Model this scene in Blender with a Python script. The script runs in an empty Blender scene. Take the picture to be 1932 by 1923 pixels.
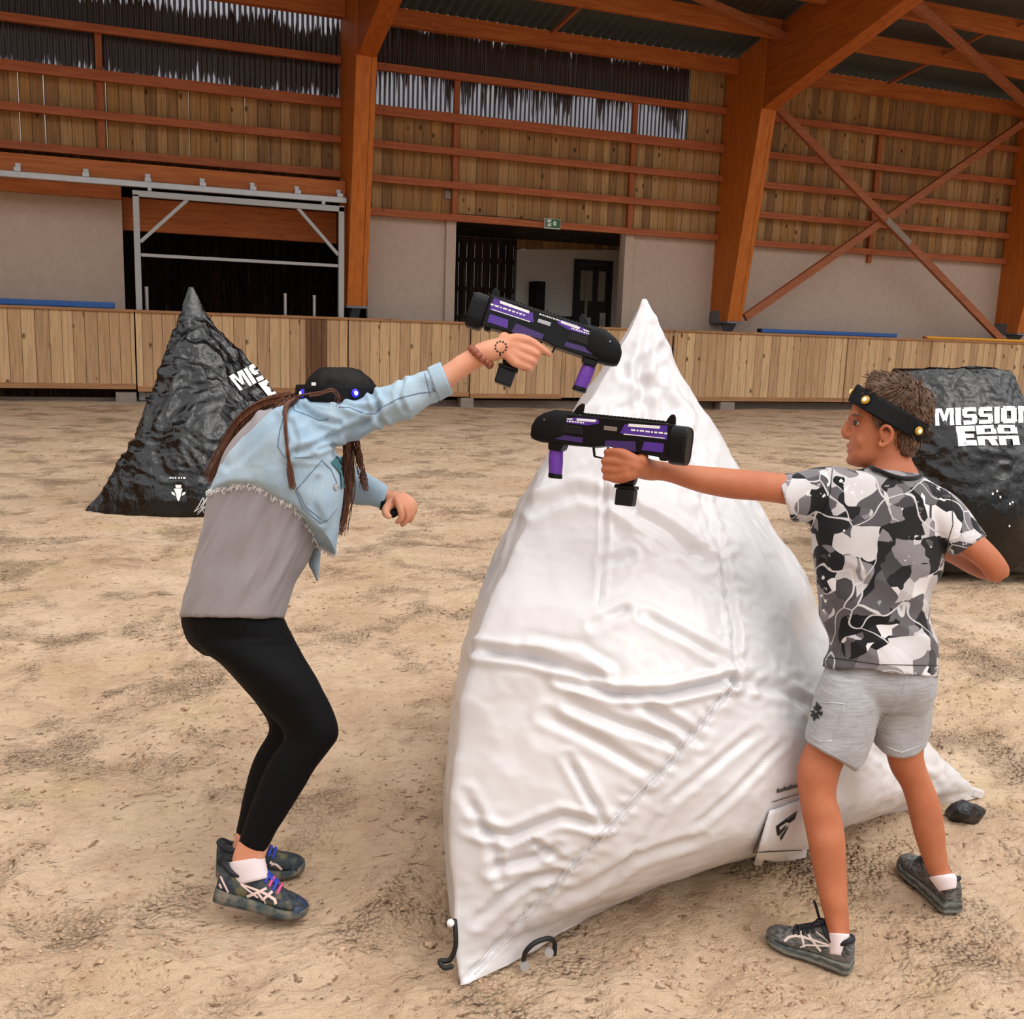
import bpy, bmesh, math, random
from mathutils import Vector, Matrix, noise
from mathutils.bvhtree import BVHTree
random.seed(11)
PI = math.pi
SC = bpy.context.scene
COL = SC.collection
V = Vector
# ------------------------------------------------------------------ camera
F_PX = 1872.0
PITCH, ROLL, YAW = math.radians(10.24), math.radians(1.97), math.radians(21.22)
EYE = V((0, 0, 1.5))
FW = V((math.sin(YAW) * math.cos(PITCH), math.cos(YAW) * math.cos(PITCH), -math.sin(PITCH)))
_r = V((math.cos(YAW), -math.sin(YAW), 0))
_u = _r.cross(FW)
RT = _r * math.cos(ROLL) + _u * math.sin(ROLL)
UP = _u * math.cos(ROLL) - _r * math.sin(ROLL)
cam = bpy.data.cameras.new('camera')
cam.sensor_fit = 'HORIZONTAL'; cam.sensor_width = 36.0
cam.lens = 36.0 * F_PX / 1932.0
cam.clip_start = 0.05; cam.clip_end = 300
co = bpy.data.objects.new('camera', cam); COL.objects.link(co)
co.matrix_world = Matrix.Translation(EYE) @ Matrix((RT, UP, -FW)).transposed().to_4x4()
SC.camera = co

def ray(x, y): return FW + RT * ((x - 966) / F_PX) - UP * ((y - 961.5) / F_PX)
def W(x, y, d): return EYE + ray(x, y) * d                    # point seen at (x, y), d metres down the view axis
def at_x(x, y, X): r = ray(x, y); return EYE + r * (X / r.x)
def at_y(x, y, Y): r = ray(x, y); return EYE + r * (Y / r.y)
def at_z(x, y, Z=0.0): r = ray(x, y); return EYE + r * ((Z - EYE.z) / r.z)
def px(P):
    v = P - EYE; z = v.dot(FW)
    return 966 + F_PX * v.dot(RT) / z, 961.5 - F_PX * v.dot(UP) / z, z

# ------------------------------------------------------------------ objects
ORG = {}
def org(o): return ORG.get(o.name, V((0, 0, 0))) if o else V((0, 0, 0))
def tag(o, label=None, cat=None, group=None, kind=None):
    if label: o['label'] = label
    if cat: o['category'] = cat
    if group: o['group'] = group
    if kind: o['kind'] = kind
    return o
def thing(name, label, cat, loc, group=None):
    o = bpy.data.objects.new(name, None); COL.objects.link(o)
    o.empty_display_size = 0.1
    o.location = loc; ORG[o.name] = V(loc)
    return tag(o, label, cat, group)
def link(name, me, mat, parent=None, origin=None):
    """me holds world coordinates; the object's origin is its parent's, or `origin`"""
    o = bpy.data.objects.new(name, me); COL.objects.link(o)
    if mat is not None:
        if isinstance(mat, (list, tuple)):
            for m in mat: me.materials.append(m)
        else: me.materials.append(mat)
    if parent is not None:
        og = org(parent); me.transform(Matrix.Translation(-og)); o.parent = parent; ORG[o.name] = og
    else:
        if origin is None:
            vs = [v.co for v in me.vertices]
            lo = [min(v[i] for v in vs) for i in range(3)]; hi = [max(v[i] for v in vs) for i in range(3)]
            origin = V(((lo[0] + hi[0]) / 2, (lo[1] + hi[1]) / 2, lo[2]))
        me.transform(Matrix.Translation(-V(origin))); o.location = origin; ORG[o.name] = V(origin)
    return o

class MB:
    def __init__(s): s.v = []; s.f = []; s.mi = []
    def add(s, vs, fs, m=0):
        n = len(s.v); s.v += [V(v) for v in vs]
        for f in fs: s.f.append([i + n for i in f]); s.mi.append(m)
        return s
    def box8(s, c, m=0):      # 4 bottom corners, 4 top corners
        return s.add(c, [(0, 1, 2, 3), (7, 6, 5, 4), (0, 4, 5, 1), (1, 5, 6, 2), (2, 6, 7, 3), (3, 7, 4, 0)], m)
    def box(s, lo, hi, m=0):
        x0, y0, z0 = lo; x1, y1, z1 = hi
        return s.box8([(x0, y0, z0), (x1, y0, z0), (x1, y1, z0), (x0, y1, z0), (x0, y0, z1), (x1, y0, z1), (x1, y1, z1), (x0, y1, z1)], m)
    def fbox(s, o, ax, ay, az, lo, hi, m=0):   # box in a frame
        P = lambda x, y, z: o + ax * x + ay * y + az * z
        x0, y0, z0 = lo; x1, y1, z1 = hi
        return s.box8([P(x0, y0, z0), P(x1, y0, z0), P(x1, y1, z0), P(x0, y1, z0), P(x0, y0, z1), P(x1, y0, z1), P(x1, y1, z1), P(x0, y1, z1)], m)
    def beam(s, a, b, w, h, side=None, m=0):   # bar from a to b; w along `side`, h across
        a = V(a); b = V(b); d = (b - a).normalized()
        sd = V(side) if side is not None else V((0, 1, 0))
        sd = (sd - d * sd.dot(d)).normalized(); up = d.cross(sd).normalized()
        sd = sd * w / 2; up = up * h / 2
        return s.box8([a - sd - up, a + sd - up, a + sd + up, a - sd + up, b - sd - up, b + sd - up, b + sd + up, b - sd + up], m)
    def prism(s, poly, o, ax, ay, az, t0, t1, m=0):   # polygon in (ax, ay), thickness along az
        n = len(poly)
        vs = [o + ax * p[0] + ay * p[1] + az * t0 for p in poly] + [o + ax * p[0] + ay * p[1] + az * t1 for p in poly]
        fs = [list(range(n)), list(range(2 * n - 1, n - 1, -1))] + [(i, (i + 1) % n, n + (i + 1) % n, n + i) for i in range(n)]
        return s.add(vs, fs, m)
    def loft(s, rings, cap=True, m=0, closed=True):
        n = len(rings[0]); vs = [p for r in rings for p in r]; fs = []
        for k in range(len(rings) - 1):
            for i in range(n if closed else n - 1):
                j = (i + 1) % n
                fs.append((k * n + i, k * n + j, (k + 1) * n + j, (k + 1) * n + i))
        if cap:
            for r0, k in ((rings[0], 0), (rings[-1], len(rings) - 1)):
                c = sum((V(p) for p in r0), V((0, 0, 0))) / n; vs.append(c); ci = len(vs) - 1
                for i in range(n):
                    fs.append((ci, k * n + i, k * n + (i + 1) % n) if k else (ci, k * n + (i + 1) % n, k * n + i))
        return s.add(vs, fs, m)
    def tube(s, pts, rad, n=10, cr=0, flat=None, m=0):   # round-ended tube along points
        pts = [V(p) for p in pts]
        if not isinstance(rad, (list, tuple)): rad = [rad] * len(pts)
        if cr: pts, rad = catmull(pts, rad, cr)
        d0 = (pts[1] - pts[0]).normalized(); d1 = (pts[-1] - pts[-2]).normalized()
        P = []; R = []
        for k in (1.0, .75, .4): P.append(pts[0] - d0 * rad[0] * k * .95); R.append(rad[0] * math.sqrt(max(.02, 1 - k * k)))
        P += pts; R += list(rad)
        for k in (.4, .75, 1.0): P.append(pts[-1] + d1 * rad[-1] * k * .95); R.append(rad[-1] * math.sqrt(max(.02, 1 - k * k)))
        t = d0; a = t.orthogonal().normalized(); rings = []
        if flat is not None: a = (V(flat) - t * V(flat).dot(t)).normalized()
        for i, p in enumerate(P):
            t2 = (P[min(i + 1, len(P) - 1)] - P[max(i - 1, 0)]).normalized()
            a = (a - t2 * a.dot(t2)).normalized(); b = t2.cross(a)
            rings.append([p + (a * math.cos(2 * PI * k / n) + b * math.sin(2 * PI * k / n)) * R[i] for k in range(n)])
        return s.loft(rings, True, m)
    def strip(s, pts, w, t, nrm, m=0):   # flat strap along points, width w along nrm x dir
        pts = [V(p) for p in pts]; rings = []
        for i, p in enumerate(pts):
            d = (pts[min(i + 1, len(pts) - 1)] - pts[max(i - 1, 0)]).normalized()
            nn = nrm[i] if isinstance(nrm, list) else V(nrm)
            nn = (nn - d * nn.dot(d)).normalized(); sd = d.cross(nn)
            rings.append([p - sd * w / 2 - nn * t / 2, p + sd * w / 2 - nn * t / 2, p + sd * w / 2 + nn * t / 2, p - sd * w / 2 + nn * t / 2])
        return s.loft(rings, True, m)
    def ell(s, c, ax, ay, az, nu=16, nv=10, m=0):
        rings = []
        for i in range(nv + 1):
            th = PI * (i + .001) / (nv + .002)
            rings.append([V(c) + V(ax) * (math.sin(th) * math.cos(2 * PI * k / nu)) + V(ay) * (math.sin(th) * math.sin(2 * PI * k / nu)) + V(az) * math.cos(th) for k in range(nu)])
        return s.loft(rings, True, m)
    def disc(s, c, nrm, r, t, n=20, m=0, r2=None):
        nrm = V(nrm).normalized(); a = nrm.orthogonal().normalized(); b = nrm.cross(a); r2 = r if r2 is None else r2
        return s.loft([[V(c) + nrm * z + (a * math.cos(2 * PI * k / n) + b * math.sin(2 * PI * k / n)) * q for k in range(n)] for z, q in ((0, r), (t, r2))], True, m)
    def mesh(s, name, smooth=False, fix=True):
        me = bpy.data.meshes.new(name)
        me.from_pydata([tuple(v) for v in s.v], [], s.f)
        me.polygons.foreach_set('material_index', s.mi)
        if fix:
            bm = bmesh.new(); bm.from_mesh(me); bmesh.ops.recalc_face_normals(bm, faces=bm.faces); bm.to_mesh(me); bm.free()
        if smooth: me.polygons.foreach_set('use_smooth', [True] * len(me.polygons))
        me.update(); return me
    def build(s, name, mat, parent=None, smooth=False, bevel=0, origin=None, seg=2, fix=True):
        o = link(name, s.mesh(name, smooth, fix), mat, parent, origin)
        if bevel:
            b = o.modifiers.new('bevel', 'BEVEL'); b.width = bevel; b.segments = seg; b.limit_method = 'ANGLE'; b.angle_limit = math.radians(40)
        return o

def catmull(pts, rad, k):
    P = []; R = []; n = len(pts)
    for i in range(n - 1):
        p0, p1, p2, p3 = pts[max(i - 1, 0)], pts[i], pts[i + 1], pts[min(i + 2, n - 1)]
        r0, r1, r2, r3 = rad[max(i - 1, 0)], rad[i], rad[i + 1], rad[min(i + 2, n - 1)]
        for j in range(k):
            t = j / k
            f = lambda a, b, c, d: (b * 2 + (c - a) * t + (a * 2 - b * 5 + c * 4 - d) * t * t + (b * 3 - a - c * 3 + d) * t ** 3) * .5
            P.append(f(p0, p1, p2, p3)); R.append(f(r0, r1, r2, r3))
    P.append(pts[-1]); R.append(rad[-1]); return P, R

# ribs: a cross-section given by its two outline points as seen, its depth and its half thickness in depth
def rib(a, b, d, hd, da=0.0, e=2.0, bow=(0, 0), n=28):
    A = W(a[0], a[1], d + da); B = W(b[0], b[1], d - da); C = (A + B) / 2; U = (B - A) / 2
    DV = ray((a[0] + b[0]) / 2, (a[1] + b[1]) / 2).normalized()
    q = d / F_PX; BW = (RT * bow[0] - UP * bow[1]) * q; out = []
    for k in range(n):
        t = 2 * PI * k / n; c, s_ = math.cos(t), math.sin(t)
        c2 = math.copysign(abs(c) ** (2 / e), c); s2 = math.copysign(abs(s_) ** (2 / e), s_)
        out.append(C + U * c2 + DV * hd * s2 + BW * (max(0, -s_) ** 1.5))
    return out
def ribs(mb, rows, sub=4, e=2.0, n=28, cap=True, m=0):
    """rows: (ax, ay, bx, by, d, hd[, da[, bowx, bowy]])"""
    rows = [tuple(r) + (0.0,) * (9 - len(r)) for r in rows]
    P, _ = catmull([VecN(r) for r in rows], [0.0] * len(rows), sub)
    mb.loft([rib((r[0], r[1]), (r[2], r[3]), r[4], max(r[5], .002), r[6], e, (r[7], r[8]), n) for r in (p.t for p in P)], cap, m)
    return mb
class VecN:
    def __init__(s, t): s.t = tuple(t)
    def __add__(s, o): return VecN(a + b for a, b in zip(s.t, o.t))
    def __sub__(s, o): return VecN(a - b for a, b in zip(s.t, o.t))
    def __mul__(s, k): return VecN(a * k for a in s.t)

def remesh(mb, voxel, smooth=4, factor=.5):
    me = mb.mesh('tmp'); o = bpy.data.objects.new('tmp', me); COL.objects.link(o)
    r = o.modifiers.new('r', 'REMESH'); r.mode = 'VOXEL'; r.voxel_size = voxel; r.adaptivity = 0
    if smooth:
        m = o.modifiers.new('s', 'SMOOTH'); m.factor = factor; m.iterations = smooth
    dg = bpy.context.evaluated_depsgraph_get()
    out = bpy.data.meshes.new_from_object(o.evaluated_get(dg))
    bpy.data.objects.remove(o); bpy.data.meshes.remove(me)
    out.polygons.foreach_set('use_smooth', [True] * len(out.polygons))
    return out
def displace(me, fn):
    vs = [v.co.copy() for v in me.vertices]; ns = [v.normal.copy() for v in me.vertices]
    for v, c, n in zip(me.vertices, vs, ns): v.co = c + n * fn(c, n)
    me.update(); return me
def tuck(body, cloths, test, gap=.007, reach=.06):
    """keep skin under clothing: covered points that would show through are drawn in below the cloth"""
    tree = bvh(*cloths); og = org(body)
    for v in body.data.vertices:
        p = v.co + og; x, y, d = px(p)
        if not test(x, y, d): continue
        q, n, i, r = tree.find_nearest(p)
        if q is None or r > reach: continue
        s = (p - q).dot(n)
        if s > -gap: v.co = v.co - n * (s + gap)
    body.data.update()
def bvh(*objs):
    vs = []; fs = []
    for o in objs:
        og = org(o); k = len(vs)
        vs += [v.co + og for v in o.data.vertices]; fs += [[i + k for i in p.vertices] for p in o.data.polygons]
    return BVHTree.FromPolygons(vs, fs)
def hit(tree, x, y, off=0.002, d=None):
    p, n, i, q = tree.ray_cast(EYE, ray(x, y).normalized())
    if p is None: return None
    if n.dot(ray(x, y)) > 0: n = -n
    return p + n * off
def lerp2(a, b, t): return (a[0] + (b[0] - a[0]) * t, a[1] + (b[1] - a[1]) * t)
def decal(mb, tree, quads, off=.003, k=6, m=0):
    """marks printed on a surface: each quad is laid onto it as a k x k patch"""
    for q in quads:
        g = []; ok = True
        for i in range(k + 1):
            for j in range(k + 1):
                p = hit(tree, *lerp2(lerp2(q[0], q[1], j / k), lerp2(q[3], q[2], j / k), i / k), off)
                g.append(p)
        idx = {}; vs = []; fs = []
        for i in range(k):
            for j in range(k):
                c = [i * (k + 1) + j, i * (k + 1) + j + 1, (i + 1) * (k + 1) + j + 1, (i + 1) * (k + 1) + j]
                if any(g[t] is None for t in c): continue
                if max((g[a] - g[b]).length for a in c for b in c) > .5: continue
                for t in c:
                    if t not in idx: idx[t] = len(vs); vs.append(g[t])
                fs.append([idx[t] for t in c])
        mb.add(vs, fs, m)
    return mb
def stroke(pts, w):
    """a pixel polyline as quads of width w"""
    out = []; n = len(pts); L = []
    for i, p in enumerate(pts):
        a = pts[max(i - 1, 0)]; b = pts[min(i + 1, n - 1)]
        dx, dy = b[0] - a[0], b[1] - a[1]; l = math.hypot(dx, dy) or 1
        ww = w[i] if isinstance(w, (list, tuple)) else w
        L.append(((p[0] - dy / l * ww / 2, p[1] + dx / l * ww / 2), (p[0] + dy / l * ww / 2, p[1] - dx / l * ww / 2)))
    for i in range(n - 1): out.append((L[i][0], L[i + 1][0], L[i + 1][1], L[i][1]))
    return out
def seam(mb, tree, pts, r=.0015, off=.001, step=6):
    """a stitched line or cord laid on a surface"""
    run = []
    for i in range(len(pts) - 1):
        l = math.dist(pts[i], pts[i + 1]); k = max(1, int(l / step))
        for j in range(k): run.append(lerp2(pts[i], pts[i + 1], j / k))
    run.append(pts[-1]); cur = []
    for q in run:
        p = hit(tree, q[0], q[1], off)
        if p is None or (cur and (p - cur[-1]).length > .12):
            if len(cur) > 2: mb.tube(cur, r, 6)
            cur = []
        if p is not None: cur.append(p)
    if len(cur) > 2: mb.tube(cur, r, 6)
    return mb
# ------------------------------------------------------------------ materials
def srgb(r, g, b):
    f = lambda c: (c / 255 / 12.92) if c <= 10.3 else ((c / 255 + .055) / 1.055) ** 2.4
    return (f(r), f(g), f(b), 1)
class N:
    def __init__(s, name):
        s.m = bpy.data.materials.new(name); s.m.use_nodes = True; s.t = s.m.node_tree; s.t.nodes.clear()
        s.out = s.n('ShaderNodeOutputMaterial'); s.b = s.n('ShaderNodeBsdfPrincipled'); s.l(s.b.outputs[0], s.out.inputs[0])
    def n(s, t, **k):
        x = s.t.nodes.new(t)
        for a, b in k.items(): setattr(x, a, b)
        return x
    def l(s, a, b): s.t.links.new(a, b)
    def val(s, sock, v):
        if hasattr(v, 'default_value') or hasattr(v, 'is_output'): s.l(v, sock)
        else: sock.default_value = v
    def set(s, **k):
        mp = dict(col='Base Color', rough='Roughness', metal='Metallic', spec='Specular IOR Level', emit='Emission Color', estr='Emission Strength', sheen='Sheen Weight', coat='Coat Weight', croug='Coat Roughness', sss='Subsurface Weight', trans='Transmission Weight', normal='Normal', alpha='Alpha', sr='Sheen Roughness')
        for a, v in k.items(): s.val(s.b.inputs[mp[a]], v)
        return s
    def co(s, scale=(1, 1, 1), rot=(0, 0, 0), loc=(0, 0, 0), src='Object'):
        tc = s.n('ShaderNodeTexCoord'); mp = s.n('ShaderNodeMapping'); s.l(tc.outputs[src], mp.inputs[0])
        mp.inputs['Scale'].default_value = scale; mp.inputs['Rotation'].default_value = rot; mp.inputs['Location'].default_value = loc
        return mp.outputs[0]
    def noise(s, vec, scale, detail=4, rough=.55, dist=0, dim='3D'):
        x = s.n('ShaderNodeTexNoise', noise_dimensions=dim); s.l(vec, x.inputs['Vector'])
        x.inputs['Scale'].default_value = scale; x.inputs['Detail'].default_value = detail; x.inputs['Roughness'].default_value = rough; x.inputs['Distortion'].default_value = dist
        return x.outputs[0]
    def noisec(s, vec, scale, detail=3):
        x = s.n('ShaderNodeTexNoise'); s.l(vec, x.inputs['Vector']); x.inputs['Scale'].default_value = scale; x.inputs['Detail'].default_value = detail
        return x.outputs[1]
    def voro(s, vec, scale, feature='F1', out='Distance', rnd=1.0, metric='EUCLIDEAN'):
        x = s.n('ShaderNodeTexVoronoi', feature=feature)
        if feature != 'DISTANCE_TO_EDGE': x.distance = metric
        s.l(vec, x.inputs['Vector']); x.inputs['Scale'].default_value = scale; x.inputs['Randomness'].default_value = rnd
        return x.outputs[out]
    def wave(s, vec, scale, dist=0, detail=2, dscale=1, kind='BANDS', d='X'):
        x = s.n('ShaderNodeTexWave', wave_type=kind, bands_direction=d) if kind == 'BANDS' else s.n('ShaderNodeTexWave', wave_type=kind)
        s.l(vec, x.inputs['Vector']); x.inputs['Scale'].default_value = scale; x.inputs['Distortion'].default_value = dist; x.inputs['Detail'].default_value = detail; x.inputs['Detail Scale'].default_value = dscale
        return x.outputs[1]
    def ramp(s, fac, stops, interp='LINEAR'):
        r = s.n('ShaderNodeValToRGB'); s.l(fac, r.inputs[0]); r.color_ramp.interpolation = interp; e = r.color_ramp.elements
        while len(e) < len(stops): e.new(.5)
        for x, (p, c) in zip(e, stops): x.position = p; x.color = c if len(c) == 4 else (*c, 1)
        return r.outputs[0]
    def gray(s, fac, stops, interp='LINEAR'): return s.ramp(fac, [(p, (c, c, c, 1)) for p, c in stops], interp)
    def mix(s, fac, a, b, blend='MIX'):
        x = s.n('ShaderNodeMix', data_type='RGBA', blend_type=blend); s.val(x.inputs[0], fac); s.val(x.inputs[6], a); s.val(x.inputs[7], b)
        return x.outputs[2]
    def math(s, op, a, b=0.0, c=0.0):
        x = s.n('ShaderNodeMath', operation=op); s.val(x.inputs[0], a); s.val(x.inputs[1], b); s.val(x.inputs[2], c); return x.outputs[0]
    def sep(s, vec): x = s.n('ShaderNodeSeparateXYZ'); s.l(vec, x.inputs[0]); return x.outputs
    def comb(s, x_, y_, z_):
        x = s.n('ShaderNodeCombineXYZ'); s.val(x.inputs[0], x_); s.val(x.inputs[1], y_); s.val(x.inputs[2], z_); return x.outputs[0]
    def bump(s, h, strength=.3, dist=.01):
        x = s.n('ShaderNodeBump'); s.l(h, x.inputs['Height']); x.inputs['Strength'].default_value = strength; x.inputs['Distance'].default_value = dist
        s.l(x.outputs[0], s.b.inputs['Normal']); return s

def plain(name, rgb, rough=.6, metal=0, spec=.5, bump=0, bscale=200, var=0, coat=0, **k):
    m = N(name); c = srgb(*rgb); v = m.co()
    if var:
        f = m.noise(v, 9, 5)
        c = m.mix(m.gray(f, [(.3, 0), (.7, 1)]), tuple(x * (1 - var) for x in c[:3]) + (1,), tuple(min(1, x * (1 + var)) for x in c[:3]) + (1,))
    m.set(col=c, rough=rough, metal=metal, spec=spec, coat=coat, **k)
    if bump: m.bump(m.noise(v, bscale, 3), bump, .002)
    return m.m

def timber(name, base, dark, axis='x', scale=1.0, rough=.55):
    """sawn or glued timber with grain along one axis and scattered knots"""
    m = N(name); v = m.co()
    st = {'x': (.6, 9, 9), 'z': (9, 9, .6), 'y': (9, .6, 9)}[axis]
    g = m.noise(m.co(scale=tuple(q * scale for q in st)), 2.2, 6, .6, .6)
    c = m.mix(m.gray(g, [(.35, 0), (.68, 1)]), srgb(*dark), srgb(*base))
    ks = {'x': (1.0, 2.6, 2.6), 'z': (2.6, 2.6, 1.0), 'y': (2.6, 1.0, 2.6)}[axis]
    kn = m.voro(m.co(scale=tuple(q * scale for q in ks)), 2.6)
    c = m.mix(m.gray(kn, [(.05, .8), (.10, 0)]), c, tuple(q * .35 for q in srgb(*dark)[:3]) + (1,))
    m.set(col=c, rough=rough, spec=.3); m.bump(g, .15, .004)
    return m.m

def planks(name, cols, width, groove, knot=.85, rough=.7, dark=(60, 38, 22), jit=.35):
    """vertical boards side by side along x; each board has its own tone, grain and knots"""
    m = N(name); v = m.co(); s = m.sep(v)
    w = m.noise(m.comb(m.math('MULTIPLY', s[0], 1.0), 0.0, 0.0), .9, 1, .5)          # boards are not all one width
    xx = m.math('ADD', m.math('DIVIDE', s[0], width), m.math('MULTIPLY', w, jit * 6))
    idn = m.math('FLOOR', xx); fr = m.math('FRACT', xx)
    wn = m.n('ShaderNodeTexWhiteNoise', noise_dimensions='1D'); m.l(idn, wn.inputs['W'])
    n = len(cols); c = m.ramp(wn.outputs[0], [(i / n, srgb(*q)) for i, q in enumerate(cols)], 'CONSTANT')
    off = m.math('MULTIPLY', wn.outputs[0], 37.0)
    gv = m.comb(m.math('MULTIPLY', s[0], 16.0), m.math('MULTIPLY', s[1], 16.0), m.math('ADD', m.math('MULTIPLY', s[2], .9), off))
    g = m.noise(gv, 1.6, 5, .6, .8)
    c = m.mix(m.gray(g, [(.34, .32), (.56, 0)]), c, srgb(*dark))
    c = m.mix(m.gray(g, [(.55, 0), (.75, .25)]), c, srgb(225, 190, 140))
    kv = m.comb(m.math('MULTIPLY', s[0], 4.5), 0.0, m.math('ADD', m.math('MULTIPLY', s[2], 2.6), off))
    kd = m.noisec(m.comb(m.math('MULTIPLY', s[0], 14.0), 0.0, m.math('MULTIPLY', s[2], 14.0)), 1, 2)
    kx = m.n('ShaderNodeMix', data_type='VECTOR'); kx.inputs[0].default_value = .06; m.l(kv, kx.inputs[4]); m.l(kd, kx.inputs[5])
    kn = m.voro(kx.outputs[1], 1.0)
    c = m.mix(m.gray(kn, [(.07, knot), (.16, 0)]), c, tuple(q * .55 for q in srgb(*dark)[:3]) + (1,))
    ed = m.math('MULTIPLY', m.math('MINIMUM', fr, m.math('SUBTRACT', 1.0, fr)), width)
    gm = m.gray(ed, [(groove * .4, 1), (groove, 0)])
    c = m.mix(m.math('MULTIPLY', gm, .85), c, tuple(q * .3 for q in srgb(*dark)[:3]) + (1,))
    m.set(col=c, rough=rough, spec=.25)
    h = m.math('ADD', m.math('MULTIPLY', gm, -1.0), m.math('MULTIPLY', g, .25)); m.bump(h, .6, .01)
    return m.m

M = {}
M['glulam'] = timber('glulam_orange', (206, 120, 48), (182, 98, 34), 'z')
M['glulam_x'] = timber('glulam_orange_lengthwise', (196, 116, 60), (168, 90, 42), 'x')
M['glulam_y'] = timber('glulam_rafter', (188, 104, 42), (160, 82, 28), 'y')
M['girt'] = timber('stained_girt', (188, 108, 66), (160, 84, 48), 'x')
M['stud'] = timber('stained_stud', (180, 104, 60), (152, 80, 44), 'z')
M['brace'] = timber('stained_brace', (176, 108, 72), (150, 86, 54), 'x')
M['clad'] = planks('wall_boards', [(182, 142, 94), (168, 128, 82), (188, 150, 102), (160, 120, 78), (176, 132, 78), (146, 110, 74), (184, 144, 98)], .19, .006)
M['kick'] = planks('kickboard_planks', [(226, 190, 146), (214, 176, 134), (230, 196, 150), (206, 168, 128), (220, 184, 140), (198, 162, 124)], .19, .006, .9, dark=(110, 76, 48))
M['kick_dark'] = planks('kickboard_dark_plank', [(128, 88, 62), (120, 84, 60)], .19, .006, .5, dark=(80, 52, 36))
M['caprail'] = timber('kickboard_rail', (186, 140, 100), (160, 114, 78), 'x')
M['concrete'] = plain('painted_concrete', (198, 178, 164), .85, bump=.15, bscale=40, var=.06)
M['white_paint'] = plain('white_wall_paint', (226, 220, 212), .85)
M['block'] = plain('concrete_block', (150, 138, 128), .9, bump=.4, bscale=60, var=.12)
M['galv'] = plain('galvanised_steel', (190, 192, 196), .42, metal=.6, var=.08)
M['shoe_plate'] = plain('grey_steel_plate', (120, 124, 132), .5, metal=.5)
M['white_frame'] = plain('light_grey_steel', (176, 176, 178), .45, metal=.3)
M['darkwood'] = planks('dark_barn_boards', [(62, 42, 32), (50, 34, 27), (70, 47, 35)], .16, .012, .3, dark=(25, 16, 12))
M['black'] = plain('black_matt', (13, 13, 15), .65, spec=.2)
M['black_paint'] = plain('black_door_paint', (26, 28, 30), .4)
M['blue'] = plain('blue_plastic', (34, 92, 168), .45)
M['yellow'] = plain('yellow_plastic', (240, 170, 28), .45)
M['white'] = plain('white_plastic', (232, 232, 232), .5)
M['paper'] = plain('white_paper', (214, 212, 208), .8)
M['green'] = plain('exit_green', (42, 110, 70), .5)
M['ink'] = plain('black_ink', (20, 18, 20), .6)
M['decal'] = plain('white_print', (240, 240, 240), .55)
M['print'] = plain('vinyl_white_print', (245, 245, 245), .5)
M['rubber'] = plain('black_rubber', (10, 10, 12), .6, spec=.2, bump=.1, bscale=300)
M['gun_black'] = plain('black_polymer', (10, 10, 13), .4, spec=.22)
M['gun_grey'] = plain('dark_grey_polymer', (22, 22, 26), .45, spec=.25)
M['purple'] = plain('purple_polymer', (78, 40, 145), .42, var=.1)
M['purple_dark'] = plain('dark_purple_polymer', (58, 34, 100), .45, var=.1)
M['purple_grip'] = plain('purple_rubber_grip', (100, 48, 158), .5, bump=.3, bscale=160)
M['silver'] = plain('silver_metal', (170, 166, 170), .3, metal=.8)
def glowmat(name, rgb, st):
    m = N(name); m.set(col=srgb(*rgb), emit=srgb(*rgb), estr=st, rough=.2); return m.m
M['glow_blue'] = glowmat('blue_lamp', (36, 22, 190), .5)
M['glow_blue_core'] = glowmat('blue_lamp_core', (150, 150, 255), 3.0)
M['glow_yellow'] = glowmat('yellow_lamp', (150, 112, 36), .45)
M['glow_yellow_core'] = glowmat('yellow_lamp_core', (255, 240, 150), 1.2)
m = N('clear_lens'); m.set(col=(.9, .9, .9, 1), rough=.05, trans=1.0); M['lens'] = m.m
m = N('door_glass'); m.set(col=srgb(150, 146, 132), rough=.15, spec=.6); M['glass'] = m.m

def skin(name, rgb, red):
    m = N(name); v = m.co(); f = m.noise(v, 14, 4); g = m.noise(v, 90, 3)
    c = m.mix(m.gray(f, [(.35, 0), (.7, 1)]), srgb(*rgb), srgb(*red)); m.set(col=c, rough=.55, spec=.35, sss=.08)
    m.b.inputs['Subsurface Radius'].default_value = (.02, .008, .004)
    m.bump(g, .12, .002); return m.m
M['skin_boy'] = skin('tanned_skin', (186, 114, 80), (174, 101, 69))
M['skin_woman'] = skin('fair_skin', (226, 164, 132), (216, 144, 114))
M['lip'] = plain('lip', (176, 84, 74), .45)
M['eye_white'] = plain('eye_white', (226, 220, 214), .25)
M['iris'] = plain('iris', (50, 38, 32), .25)
def hair(name, a, b, sc=(60, 60, 60), sp=.35):
    m = N(name); v = m.co(); f = m.noise(m.co(scale=sc), 1.5, 5, .6)
    m.set(col=m.mix(m.gray(f, [(.32, 0), (.68, 1)]), srgb(*a), srgb(*b)), rough=.5, spec=sp); m.bump(f, .6, .004); return m.m
M['hair_boy'] = hair('brown_hair', (58, 40, 30), (118, 86, 64))
M['hair_top'] = hair('shaded_crown_hair', (9, 8, 9), (22, 18, 18), sp=.15)  # crown painted black: its shadow is put into the hair colour
M['hair_long'] = hair('brown_long_hair', (58, 36, 28), (130, 80, 56), (90, 90, 14))
def cloth(name, rgb, var=.1, weave=600, rough=.85, big=6):
    m = N(name); v = m.co(); f = m.noise(v, big, 4)
    c0 = srgb(*rgb); c = m.mix(m.gray(f, [(.3, 0), (.7, 1)]), tuple(x * (1 - var) for x in c0[:3]) + (1,), tuple(min(1, x * (1 + var)) for x in c0[:3]) + (1,))
    m.set(col=c, rough=rough, spec=.2, sheen=.15); m.bump(m.noise(v, weave, 2), .25, .001); return m.m
M['tunic'] = cloth('grey_jersey', (146, 139, 142), .05)
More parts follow.
